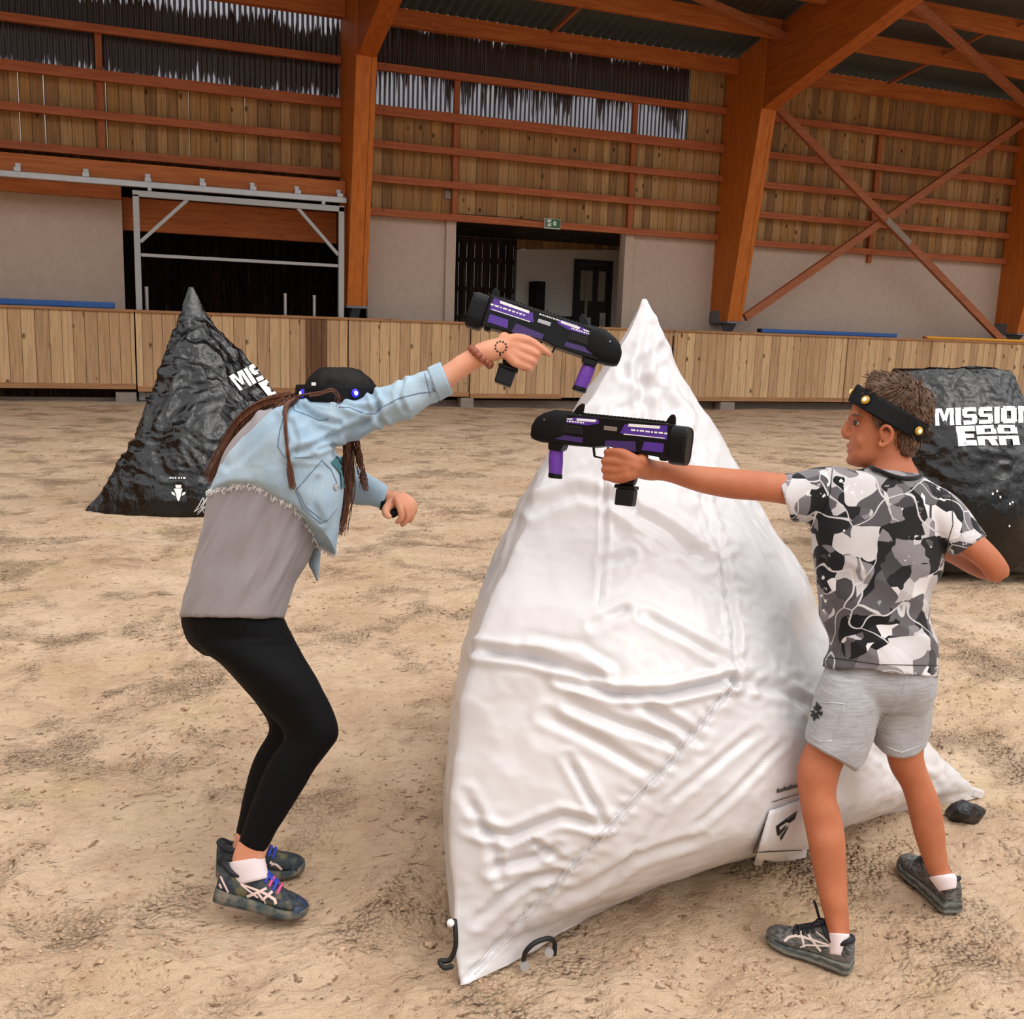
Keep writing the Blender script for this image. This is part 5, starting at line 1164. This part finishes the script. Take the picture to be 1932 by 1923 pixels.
# shoes
sh, tr, P = trainer(woman, W(404, 1697, 2.515), at_z(572, 1733, .012), UP + RT * -.08, .238, ('trainer', 'sole_dark', 'toe_navy'), ('lace_pink', 'lace_blue'))
shoe_marks(sh, tr, [([(454, 1668), (478, 1677), (500, 1686), (518, 1697), (524, 1715)], [3, 4, 5, 6, 5]), ([(466, 1692), (486, 1684), (503, 1676)], 5), ([(486, 1684), (497, 1698), (504, 1714)], 4), ([(456, 1670), (474, 1684), (487, 1694)], 3), ([(496, 1698), (505, 1690), (514, 1682)], 5), ([(413, 1645), (420, 1662), (431, 1684)], 3), ([(410, 1660), (418, 1676)], 3)], 'stripe_pink')
sh, tr, P = trainer(woman, at_z(410, 1650, .006), at_z(562, 1646, .006), V((0, 0, 1)), .236, ('trainer', 'sole_dark', 'trainer'), ('lace_blue', 'lace_blue'))
shoe_marks(sh, tr, [([(509, 1628), (522, 1632), (532, 1641)], 4), ([(511, 1625), (514, 1634)], 3)], 'stripe_pink')
# bracelet of wooden beads, black strap on the other wrist, ring of marks on the hand
m = MB(); rng = random.Random(5)
c0 = W(898, 672, 2.505); ax = (W(915, 660, 2.50) - W(875, 690, 2.51)).normalized(); e1 = (UP - ax * UP.dot(ax)).normalized(); e2 = ax.cross(e1)
c1 = W(907, 673, 2.503)
for k in range(15):
    q = 2 * PI * k / 15; p = c1 + (e1 * .031 - ax * .006) * math.cos(q) + e2 * .034 * math.sin(q); r = rng.uniform(.0075, .0095); m.ell(p, e1 * r, e2 * r, ax * r * 1.15, 10, 7)
m.build('bead_bracelet', M['bead'], woman, smooth=True)
TH = bvh(woman); m = MB()
for k in range(11):
    q = 2 * PI * k / 11; x, y = 945 + 10.5 * math.cos(q), 655 + 10.5 * math.sin(q); dx, dy = -math.sin(q) * 1.1, math.cos(q) * 1.1
    decal(m, TH, [[(x - dx * 1.6 - dy * 1.4, y - dy * 1.6 + dx * 1.4), (x + dx * 1.6 - dy * 1.4, y + dy * 1.6 + dx * 1.4), (x + dx * 1.6 + dy * 1.4, y + dy * 1.6 - dx * 1.4), (x - dx * 1.6 + dy * 1.4, y - dy * 1.6 - dx * 1.4)]], .0012, 1)
decal(m, TH, [[(942, 668), (945, 667), (945, 671), (942, 672)]], .0012, 1)
m.build('hand_tattoo', M['ink'], woman, fix=False)
m = MB(); ribs(m, [(722, 926, 716, 962, 2.752, .034), (730, 928, 724, 964, 2.748, .033)], 2); m.build('wrist_strap', M['black'], woman, smooth=True)
m = MB(); m.tube([W(730, 962, 2.72), W(738, 970, 2.71), W(746, 966, 2.72)], .012, 10, 3); m.build('black_tag', M['black'], woman, smooth=True)
# eyes
for x, y, d in ((676, 776, 2.563), (650, 775, 2.522)):
    m = MB(); m.ell(W(x, y, d), RT * .011, UP * .008, FW * .011); ey = m.build('eye', M['eye_white'], woman, smooth=True)
    m = MB(); m.ell(W(x, y, d) - FW * .008 + RT * .003, RT * .005, UP * .005, FW * .004); m.build('iris', M['iris'], ey, smooth=True)
# hair: dark cap, long locks
m = MB()
ribs(m, [(604, 694, 668, 694, 2.625, .045), (590, 704, 684, 702, 2.625, .072), (577, 722, 704, 720, 2.63, .098), (570, 745, 712, 744, 2.635, .108), (560, 770, 700, 760, 2.645, .104), (548, 795, 660, 780, 2.665, .08), (535, 815, 620, 805, 2.68, .05)], 5)
cap = link('hair', displace(remesh(m, .005, 3), lambda c, n: .003 * noise.noise(V((c.x * 60, c.y * 60, c.z * 14)))), M['hair_top'], woman)
m = MB(); rng = random.Random(8)
def lock(pts, n, spread, r, wob=0):
    for i in range(n):
        o = (rng.gauss(0, spread), rng.gauss(0, spread * .6), rng.gauss(0, .012)); k = rng.uniform(.8, 1.08)
        P_ = [W(x + o[0] * (.4 + .6 * j / len(pts)), y + o[1], d + o[2]) for j, (x, y, d) in enumerate(pts)]
        P_[-1] = P_[-2] + (P_[-1] - P_[-2]) * k; hair_strand(m, P_, r * rng.uniform(.7, 1.2), r * .3, 5, 5, wob, rng)
lock([(560, 752, 2.53), (540, 768, 2.47), (538, 800, 2.44), (541, 845, 2.43), (548, 890, 2.43), (553, 922, 2.435)], 34, 3.2, .0028)       # lock over the jacket shoulder
lock([(548, 750, 2.60), (500, 762, 2.68), (458, 792, 2.72), (430, 838, 2.75), (408, 880, 2.76), (399, 905, 2.76)], 80, 6, .0028)          # mass behind the back
lock([(540, 758, 2.55), (528, 775, 2.56), (520, 795, 2.6)], 20, 8, .003)
lock([(668, 790, 2.66), (672, 830, 2.66), (678, 865, 2.66), (684, 895, 2.665), (690, 925, 2.67)], 26, 5, .0024, .004)
lock([(660, 800, 2.66), (658, 850, 2.655), (660, 900, 2.65), (652, 960, 2.65), (640, 1008, 2.65)], 40, 6, .0026, .003)
lock([(650, 790, 2.60), (652, 840, 2.60), (650, 880, 2.62), (646, 940, 2.63)], 22, 5, .0026, .003)
lock([(585, 745, 2.46), (605, 742, 2.45), (626, 736, 2.45), (638, 748, 2.455), (634, 768, 2.46)], 6, 3, .0014)
lock([(560, 748, 2.50), (580, 744, 2.48), (604, 742, 2.46), (618, 740, 2.455)], 10, 3, .0014)
link('long_hair', m.mesh('lh', True, False), M['hair_long'], woman)

# ---- lamp headbands ------------------------------------------------------
def headband(parent, C, ex, ey, ez, a_, b_, h, arc, lamps, tint, tag_at=None):
    """strap around an ellipse (ex*a_, ey*b_), height h along ez; lamps: (angle, dz)"""
    m = MB(); pts = []
    q0, q1 = arc
    rings = []
    for k in range(61):
        q = q0 + (q1 - q0) * k / 60; n_ = (ex * math.cos(q) * b_ + ey * math.sin(q) * a_).normalized(); p = C + ex * (a_ * math.cos(q)) + ey * (b_ * math.sin(q))
        rings.append([p - ez * h / 2, p - ez * h / 2 + n_ * .007, p - ez * h * .3 + n_ * .009, p + ez * h * .3 + n_ * .009, p + ez * h / 2 + n_ * .007, p + ez * h / 2])
    m.loft(rings); hb = m.build('headband', M['black'], parent, smooth=False)
    for q in lamps:
        n_ = (ex * math.cos(q) * b_ + ey * math.sin(q) * a_).normalized(); p = C + ex * (a_ * math.cos(q)) + ey * (b_ * math.sin(q)) + n_ * .009; t1 = ez; t2 = n_.cross(ez)
        mm_ = MB(); mm_.disc(p, n_, .0135, .003, 18); lm = mm_.build('lamp_bezel', M['gun_grey'], hb)
        mm_ = MB(); mm_.ell(p + n_ * .003, t1 * .0115, t2 * .0115, n_ * .006, 16, 8); mm_.build('lamp_dome', M['glow_' + tint], hb, smooth=True)
        mm_ = MB(); mm_.ell(p + n_ * .0085, t1 * .0055, t2 * .0055, n_ * .002, 12, 6); mm_.build('lamp_spot', M['glow_' + tint + '_core'], hb, smooth=True)
    return hb
Cw = W(634, 742, 2.63); hb = headband(woman, Cw, RT, -ray(634, 742).normalized(), UP, .099, .112, .045, (-.6, 2 * PI - .7), (2.45, 1.12), 'blue')
m = MB(); q = 1.95; p = Cw + RT * (.099 * math.cos(q)) - FW * (.112 * math.sin(q) + .010) + UP * .010; m.fbox(p, RT, UP, -FW, (-.005, -.004, 0), (.006, .004, .002)); m.build('maker_tag', M['white'], hb)

# ====================================================================== boy
bm_ = MB()
ribs(bm_, [(1566, 1795, 1602, 1800, 2.41, .026), (1564, 1772, 1603, 1775, 2.41, .031), (1556, 1735, 1602, 1735, 2.42, .034), (1548, 1705, 1600, 1705, 2.42, .037), (1537, 1655, 1598, 1655, 2.43, .044), (1526, 1600, 1596, 1598, 2.43, .050), (1519, 1562, 1592, 1563, 2.44, .052), (1512, 1530, 1586, 1533, 2.44, .052), (1506, 1494, 1578, 1503, 2.44, .052), (1503, 1460, 1582, 1472, 2.44, .055), (1511, 1425, 1594, 1440, 2.45, .060), (1530, 1385, 1622, 1405, 2.46, .068), (1545, 1335, 1650, 1345, 2.48, .08), (1555, 1300, 1665, 1300, 2.49, .085)], 4)
ribs(bm_, [(1764, 1680, 1802, 1672, 2.62, .026), (1757, 1658, 1800, 1652, 2.62, .031), (1748, 1642, 1791, 1637, 2.62, .033), (1737, 1612, 1786, 1607, 2.61, .037), (1725, 1577, 1783, 1571, 2.60, .043), (1717, 1545, 1779, 1540, 2.59, .047), (1710, 1515, 1773, 1512, 2.585, .048), (1700, 1485, 1762, 1483, 2.58, .048), (1681, 1454, 1749, 1452, 2.57, .052), (1672, 1424, 1743, 1424, 2.56, .055), (1664, 1385, 1748, 1385, 2.55, .064), (1655, 1330, 1755, 1330, 2.53, .078)], 4)
ribs(bm_, [(1558, 1310, 1758, 1310, 2.51, .10), (1560, 1250, 1764, 1262, 2.51, .105), (1562, 1180, 1752, 1180, 2.50, .095), (1552, 1100, 1760, 1100, 2.50, .10), (1545, 1020, 1770, 1030, 2.50, .105), (1556, 950, 1770, 960, 2.50, .095), (1590, 905, 1760, 920, 2.50, .075), (1620, 890, 1738, 900, 2.50, .06)], 4)
ribs(bm_, [(1622, 905, 1742, 908, 2.50, .055), (1636, 885, 1730, 885, 2.505, .054), (1640, 868, 1720, 866, 2.51, .054), (1636, 840, 1716, 838, 2.51, .054)], 4)
# head in profile, turned to the left
HD = 2.52
ribs(bm_, [(1662, 713, 1730, 713, HD, .045), (1640, 722, 1742, 722, HD, .060), (1620, 740, 1752, 740, HD, .070), (1610, 760, 1756, 760, HD, .074), (1606, 778, 1756, 780, HD, .075), (1607, 796, 1752, 800, HD, .073), (1604, 814, 1744, 820, HD, .071), (1603, 830, 1732, 838, HD, .067), (1603, 848, 1716, 852, HD, .061), (1601, 864, 1698, 866, HD, .053), (1606, 876, 1672, 878, HD, .036), (1616, 881, 1650, 882, HD, .018)], 4, 2.1, 36)
bm_.tube([W(1606, 784, HD - .003), W(1600, 800, HD), W(1594, 815, HD), W(1597, 824, HD)], [.007, .0085, .0105, .0085], 12, 3)
bm_.ell(W(1600, 822, HD - .009), RT * .008, UP * .006, FW * .006); bm_.ell(W(1600, 822, HD + .009), RT * .008, UP * .006, FW * .006)
bm_.tube([W(1618, 781, HD - .048), W(1611, 778, HD - .02), W(1611, 778, HD + .02), W(1618, 781, HD + .048)], .0065, 10, 3)
bm_.ell(W(1603, 840, HD), RT * .0075, UP * .006, FW * .020); bm_.ell(W(1604, 852, HD), RT * .0075, UP * .006, FW * .018); bm_.ell(W(1606, 868, HD), RT * .012, UP * .013, FW * .022)
bm_.ell(W(1632, 832, HD - .046), RT * .024, UP * .020, FW * .007)
# ear
eo = HD - .073
bm_.tube([W(1664, 826, eo), W(1662, 812, eo - .006), W(1668, 804, eo - .012), W(1677, 805, eo - .015), W(1683, 815, eo - .014), W(1681, 828, eo - .011), W(1672, 838, eo - .006), W(1662, 842, eo - .002), W(1659, 836, eo)], [.0055, .005, .005, .0055, .0055, .0055, .006, .006, .005], 10, 4)
bm_.ell(W(1672, 822, eo + .002), RT * .012, UP * .020, FW * .008)
# left arm (reaching), right arm (bent, elbow out)
ribs(bm_, [(1590, 910, 1575, 980, 2.49, .046), (1540, 902, 1530, 962, 2.48, .044), (1490, 895, 1485, 953, 2.46, .041), (1440, 890, 1440, 946, 2.45, .039), (1380, 884, 1378, 941, 2.43, .037), (1320, 879, 1318, 929, 2.42, .035), (1265, 873, 1262, 910, 2.415, .027), (1236, 868, 1232, 906, 2.41, .025)], 4)
ribs(bm_, [(1770, 930, 1755, 1000, 2.49, .046), (1815, 965, 1782, 1025, 2.46, .045), (1850, 1005, 1815, 1048, 2.45, .042), (1884, 1040, 1846, 1072, 2.45, .038), (1904, 1070, 1866, 1096, 2.46, .034), (1903, 1088, 1878, 1099, 2.475, .03)], 4)
ribs(bm_, [(1905, 1082, 1885, 1101, 2.48, .03), (1880, 1062, 1862, 1096, 2.51, .033), (1838, 1042, 1830, 1084, 2.56, .032), (1795, 1030, 1795, 1064, 2.62, .028), (1760, 1022, 1765, 1050, 2.66, .024)], 4)
for i, dz in enumerate((-8, 0, 8, 15)):
    bm_.tube([W(1762, 1030 + dz * .6, 2.665), W(1738, 1028 + dz, 2.685), W(1728, 1030 + dz, 2.675), W(1734, 1034 + dz, 2.655)], [.0105, .0092, .0088, .0075], 10, 3)
ribs(bm_, [(1768, 1020, 1768, 1052, 2.66, .024), (1740, 1016, 1740, 1050, 2.675, .016)], 3); bm_.tube([W(1760, 1022, 2.65), W(1745, 1014, 2.645), W(1735, 1014, 2.645)], [.011, .0095, .008], 10, 3)
gripping_hand(bm_, W(1232, 888, 2.41), .0255, GB, -1, .9, False, -345)
boy = link('person', remesh(bm_, .0034, 5), M['skin_boy'], None, origin=(1.75, 1.9, 0))
tag(boy, 'person in grey camouflage t-shirt and grey shorts, seen from behind, aiming a blaster', 'person')
# lips, eye, brow
TBo = bvh(boy)
m = MB(); decal(m, TBo, [[(1601, 843), (1609, 845), (1607, 849), (1600, 847)], [(1600, 848), (1606, 849.5), (1605, 853), (1600, 852)]], .0008, 3)
if m.f: m.build('lips', M['lip'], boy, smooth=True, fix=False)
for dd in (-.038, .042):
    m = MB(); m.ell(W(1615.5, 799, HD + dd), RT * .0075, UP * .0045, FW * .009); ey = m.build('eye', M['eye_white'], boy, smooth=True)
    m = MB(); m.ell(W(1613, 799, HD + dd * 1.06), RT * .005, UP * .005, FW * .0085); m.build('iris', M['iris'], ey, smooth=True)
    m = MB(); s_ = -1 if dd < 0 else 1
    m.tube([W(1609, 795, HD + dd * .9), W(1614, 794, HD + dd + s_ * .009), W(1622, 797, HD + dd + s_ * .012)], [.0012, .0016, .001], 6, 3); m.build('eyelashes', M['hair_boy'], ey, smooth=True)
    m = MB(); m.tube([W(1607, 785, HD + dd * .7), W(1614, 782, HD + dd + s_ * .014), W(1628, 786, HD + dd + s_ * .026)], [.002, .003, .0015], 6, 3); m.build('eyebrow', M['hair_boy'], boy, smooth=True)
# hair
m = MB()
ribs(m, [(1650, 704, 1700, 706, HD, .03), (1640, 712, 1722, 714, HD, .058), (1634, 724, 1740, 724, HD, .076), (1634, 740, 1753, 740, HD, .085), (1640, 758, 1761, 758, HD, .084), (1647, 778, 1763, 778, HD, .083), (1650, 796, 1758, 798, HD, .081), (1668, 808, 1752, 812, HD, .079), (1682, 824, 1743, 826, HD, .074), (1688, 842, 1733, 844, HD, .069), (1694, 860, 1722, 862, HD, .058)], 4, 3.6, 40)
ribs(m, [(1644, 780, 1672, 780, HD - .068, .012), (1646, 795, 1668, 795, HD - .069, .010), (1652, 806, 1662, 806, HD - .069, .007)], 3)
hr = link('hair', displace(remesh(m, .0045, 3), lambda c, n: .0035 * noise.noise(V((c.x * 45, c.y * 45, c.z * 30))) + .002 * noise.noise(c * 120)), M['hair_boy'], boy)
m = MB(); rng = random.Random(21); TR = bvh(hr)
for i in range(420):
    x, y = rng.uniform(1636, 1762), rng.uniform(703, 850); p = hit(TR, x, y, .001)
    if p is None: continue
    if y < 770: d = RT * (-.6 + (x - 1690) / 130 * 1.7) + UP * (.35 if y < 735 else -.35) + FW * rng.uniform(-.3, .1)
    else: d = RT * (.25 - (y - 770) / 160) - UP * 1.0 + FW * .1
    d = d.normalized(); L_ = rng.uniform(.018, .034) if y < 760 else rng.uniform(.008, .016)
    nrm = (hit(TR, x, y, .02) - p).normalized()
    hair_strand(m, [p - d * L_ * .5, p + nrm * .004, p + d * L_ * .6 + nrm * .003], .0022, .0006, 5, 3)
for i in range(70):
    x = rng.uniform(1638, 1700); p = W(x, 711 + abs(x - 1665) * .05, HD + rng.uniform(-.05, .05)); d = (UP * rng.uniform(.5, 1) + RT * rng.uniform(-.3, .9)).normalized()
    hair_strand(m, [p, p + d * .010, p + d * .016 + RT * .006], .002, .0006, 5, 3)
link('hair_tufts', m.mesh('t', True, False), M['hair_boy'], boy)
# headband, tilted down towards the back of the head
exb = (W(1600, 740, HD) - W(1742, 822, HD)).normalized(); ezb = (UP - exb * UP.dot(exb)).normalized(); eyb = -ray(1686, 785).normalized()
Cb = (W(1607, 741, HD) + W(1764, 828, HD)) / 2
hb = headband(boy, Cb, exb, eyb, ezb, .112, .089, .049, (-1.9, 2.42), (.86, 2.2, -.25), 'yellow')
m = MB(); rings = []
for k in range(19):
    q = .98 + 1.05 * k / 18; n_ = (exb * math.cos(q) * .088 + eyb * math.sin(q) * .116).normalized(); p = Cb + exb * (.112 * math.cos(q)) + eyb * (.089 * math.sin(q))
    rings.append([p - ezb * .021, p - ezb * .021 + n_ * .0115, p + ezb * .018 + n_ * .0115, p + ezb * .018])
m.loft(rings); m.build('strap_pad', M['rubber'], hb)
m = MB(); rings = []
for k in range(25):
    q = 2.40 + (2 * PI - 1.88 - 2.40) * k / 24; n_ = (exb * math.cos(q) * .09 + eyb * math.sin(q) * .118).normalized(); p = Cb + exb * (.110 * math.cos(q)) + eyb * (.088 * math.sin(q))
    rings.append([p - ezb * .014, p - ezb * .014 + n_ * .003, p + ezb * .014 + n_ * .003, p + ezb * .014])
m.loft(rings); m.build('elastic_strap', M['rubber'], hb)
# glasses seen edge-on
m = MB(); m.tube([W(1601, 784, HD - .012), W(1598, 790, HD - .012), W(1601, 797, HD - .012)], .0012, 6, 3); m.build('glasses_rim', M['galv'], boy, smooth=True)
# t-shirt
def wr(c, n):
    x, y, d = px(c); t = x * .55 + y * .8; h = .007 * noise.noise(V((t * .014, (x - y) * .006, 8))) + .0035 * noise.noise(c * 16)
    h += .008 * (1 - abs(noise.noise(V(((y * .8 - x * .6) * .016, (x * .8 + y * .6) * .004, 3)))) * 2 - .6) * min(1, max(0, (y - 950) / 120)); return h
m = MB()
ribs(m, [(1551, 1258, 1772, 1281, 2.51, .136), (1557, 1228, 1771, 1232, 2.51, .132), (1552, 1183, 1758, 1176, 2.505, .118), (1547, 1138, 1756, 1140, 2.50, .115), (1540, 1088, 1771, 1092, 2.50, .115), (1532, 1028, 1781, 1045, 2.50, .118), (1530, 975, 1788, 1000, 2.50, .115), (1545, 925, 1786, 950, 2.50, .105), (1568, 892, 1768, 918, 2.50, .088), (1604, 886, 1746, 904, 2.50, .070), (1640, 879, 1736, 896, 2.50, .055)], 4, 2.2, 40)
ribs(m, [(1610, 885, 1585, 990, 2.49, .06), (1569, 878, 1535, 987, 2.485, .06), (1520, 886, 1512, 986, 2.475, .06), (1490, 890, 1500, 985, 2.468, .058), (1465, 894, 1493, 984, 2.462, .055)], 4)
ribs(m, [(1738, 903, 1740, 1000, 2.49, .06), (1788, 926, 1770, 1022, 2.48, .062), (1826, 962, 1782, 1036, 2.47, .06), (1849, 990, 1790, 1042, 2.463, .058), (1863, 1012, 1797, 1048, 2.458, .055)], 4)
shirt = link('t_shirt', displace(remesh(m, .005, 4), wr), M['camo'], boy)
TS = bvh(shirt)
m = MB(); m.tube([W(1648, 884, 2.45), W(1660, 889, 2.43), W(1680, 897, 2.42), (W(1705, 903, 2.425)), W(1728, 902, 2.445), W(1738, 896, 2.50), W(1725, 888, 2.56), W(1685, 880, 2.575), W(1655, 878, 2.56), W(1644, 880, 2.50), W(1648, 884, 2.45)], .006, 8, 4); m.build('collar', M['collar'], shirt, smooth=True)
m = MB(); seam(m, TS, [(1558, 1240), (1660, 1254), (1768, 1256)], .001, .0005, 6); seam(m, TS, [(1571, 880), (1566, 930), (1545, 985)], .001, .0005, 6); seam(m, TS, [(1795, 935), (1798, 990), (1784, 1036)], .001, .0005, 6); m.build('stitching', M['gun_grey'], shirt)
# shorts
m = MB()
ribs(m, [(1570, 1225, 1760, 1238, 2.51, .10), (1556, 1258, 1768, 1268, 2.51, .112), (1546, 1280, 1771, 1290, 2.51, .12), (1536, 1308, 1766, 1318, 2.51, .118), (1545, 1340, 1750, 1350, 2.515, .09)], 4, 2.3, 40)
ribs(m, [(1552, 1270, 1672, 1300, 2.49, .10), (1534, 1315, 1664, 1335, 2.48, .105), (1526, 1350, 1654, 1368, 2.47, .102), (1518, 1384, 1640, 1415, 2.46, .098), (1519, 1400, 1617, 1457, 2.455, .095)], 4, 2.2)
ribs(m, [(1680, 1260, 1770, 1255, 2.52, .10), (1660, 1295, 1768, 1290, 2.53, .105), (1646, 1340, 1762, 1330, 2.54, .105), (1646, 1375, 1755, 1372, 2.55, .095), (1650, 1398, 1749, 1402, 2.555, .09, 0, 0, 14), (1656, 1408, 1747, 1412, 2.56, .09, 0, 0, 24)], 4, 2.2)
def sw(c, n):
    x, y, d = px(c); return .005 * noise.noise(c * 11) + .006 * noise.noise(V((x * .02, y * .007, 2))) + .0015 * noise.noise(c * 40)
shorts = link('shorts', displace(remesh(m, .005, 14), sw), M['shorts'], boy)
TP = bvh(shorts); m = MB()
for pts in ([(1532, 1318), (1552, 1326), (1592, 1328)], [(1592, 1328), (1582, 1365), (1570, 1398)], [(1570, 1398), (1548, 1400), (1530, 1388)], [(1544, 1290), (1550, 1272), (1560, 1262)], [(1710, 1275), (1702, 1310), (1672, 1352), (1650, 1388)], [(1521, 1394), (1560, 1418), (1614, 1448)], [(1660, 1404), (1700, 1420), (1745, 1404)]): seam(m, TP, pts, .0011, .0006, 5)
m.build('stitching', M['galv'], shorts)
m = MB(); rng = random.Random(4)
for k in range(30):
    a = rng.uniform(0, 2 * PI); r0, r1 = rng.uniform(2, 7), rng.uniform(11, 18); cx, cy = 1540, 1343; w_ = rng.uniform(2, 4)
    decal(m, TP, stroke([(cx + r0 * math.cos(a) * .75, cy + r0 * math.sin(a)), (cx + r1 * math.cos(a) * .72, cy + r1 * math.sin(a))], w_), .0015, 2)
if m.f: m.build('pocket_print', M['ink'], shorts, fix=False)
tuck(boy, [shirt], lambda x, y, d: 925 < y < 1240 and 1500 < x < 1790, .008, .05)
tuck(boy, [shorts], lambda x, y, d: 1240 < y < 1392 and 1500 < x < 1790, .008, .05)
tuck(boy, [hr], lambda x, y, d: x > 1655 and y < 800, .006, .05)
# socks and shoes
m = MB(); ribs(m, [(1563, 1760, 1604, 1763, 2.41, .0345), (1564, 1775, 1606, 1780, 2.41, .034), (1564, 1800, 1606, 1806, 2.41, .03)], 4); m.build('sock', M['sock'], boy, smooth=True)
m = MB(); ribs(m, [(1752, 1655, 1799, 1648, 2.62, .034), (1758, 1664, 1805, 1656, 2.62, .033), (1772, 1682, 1804, 1676, 2.62, .022)], 4); m.build('sock', M['sock'], boy, smooth=True)
tuck(boy, [o for o in boy.children if o.name.startswith('sock')], lambda x, y, d: y > (1766 if d < 2.5 else 1658), .004, .05)
hl = at_z(1606, 1836, .0); tl = at_z(1446, 1772, .0)
sh, tr, P = trainer(boy, hl, tl, V((0, 0, 1)), (tl - hl).length, ('trainer_grey', 'sole_grey', 'toe_grey'), ('lace_black',))
shoe_marks(sh, tr, [([(1480, 1776), (1488, 1769), (1500, 1766), (1515, 1768), (1535, 1774), (1560, 1782), (1572, 1786)], [6, 5, 5, 5, 4, 3, 2]), ([(1511, 1757), (1514, 1770), (1518, 1787)], 4), ([(1524, 1761), (1537, 1780), (1549, 1795)], 4), ([(1510, 1787), (1522, 1783), (1545, 1784), (1572, 1786)], 3), ([(1540, 1758), (1555, 1770), (1564, 1778)], 1.6)], 'stripe_white')
m = MB(); m.tube([W(1545, 1730, 2.44), W(1540, 1712, 2.44), W(1536, 1701, 2.44)], .0035, 6, 3); m.build('lace_end', M['lace_black'], sh, smooth=True)
hl = at_z(1797, 1727, .0); tl = at_z(1707, 1636, .0)
sh, tr, P = trainer(boy, hl, hl + (tl - hl).normalized() * .25, V((0, 0, 1)), .25, ('trainer_grey', 'sole_grey', 'toe_grey'), ('lace_black',))
print('shoe lengths', (at_z(1606, 1836) - at_z(1446, 1772)).length, (at_z(1806, 1726) - at_z(1714, 1632)).length)
# ------------------------------------------------------------------ daylight
w = bpy.data.worlds.new('overcast_sky'); SC.world = w; w.use_nodes = True; nt = w.node_tree; nt.nodes.clear()
tc = nt.nodes.new('ShaderNodeTexCoord'); sp = nt.nodes.new('ShaderNodeSeparateXYZ'); nt.links.new(tc.outputs['Generated'], sp.inputs[0])
rp = nt.nodes.new('ShaderNodeValToRGB'); e = rp.color_ramp.elements
mr = nt.nodes.new('ShaderNodeMapRange'); mr.inputs[1].default_value = -1; mr.inputs[2].default_value = 1; nt.links.new(sp.outputs[2], mr.inputs[0]); nt.links.new(mr.outputs[0], rp.inputs[0])
e[0].position = .5; e[0].color = (.24, .23, .22, 1); e[1].position = 1.0; e[1].color = (1.1, 1.09, 1.08, 1)
x = e.new(.58); x.color = (.30, .30, .30, 1); x = e.new(.70); x.color = (1.0, 1.0, 1.0, 1); x = e.new(.47); x.color = (.12, .10, .08, 1)
bg = nt.nodes.new('ShaderNodeBackground'); bg.inputs[1].default_value = 1.0; nt.links.new(rp.outputs[0], bg.inputs[0])
ow = nt.nodes.new('ShaderNodeOutputWorld'); nt.links.new(bg.outputs[0], ow.inputs[0])
def sun(name, d, st, ang, col=(1, 1, 1)):
    l = bpy.data.lights.new(name, 'SUN'); l.energy = st; l.angle = math.radians(ang); l.color = col
    o = bpy.data.objects.new(name, l); COL.objects.link(o); o.rotation_euler = V(d).to_track_quat('-Z', 'Y').to_euler(); return o
sun('hazy_sun', (-.35, .55, -1.0), .9, 40, (1, .97, .93))
SC.view_settings.view_transform = 'Standard'; SC.view_settings.look = 'None'; SC.view_settings.gamma = 1; SC.view_settings.use_curve_mapping = False
SC.view_settings.exposure = 0.62
SC.cycles.max_bounces = 6; SC.cycles.diffuse_bounces = 3; SC.cycles.use_adaptive_sampling = True; SC.cycles.adaptive_threshold = .03; SC.cycles.transparent_max_bounces = 12
SC.cycles.use_denoising = True
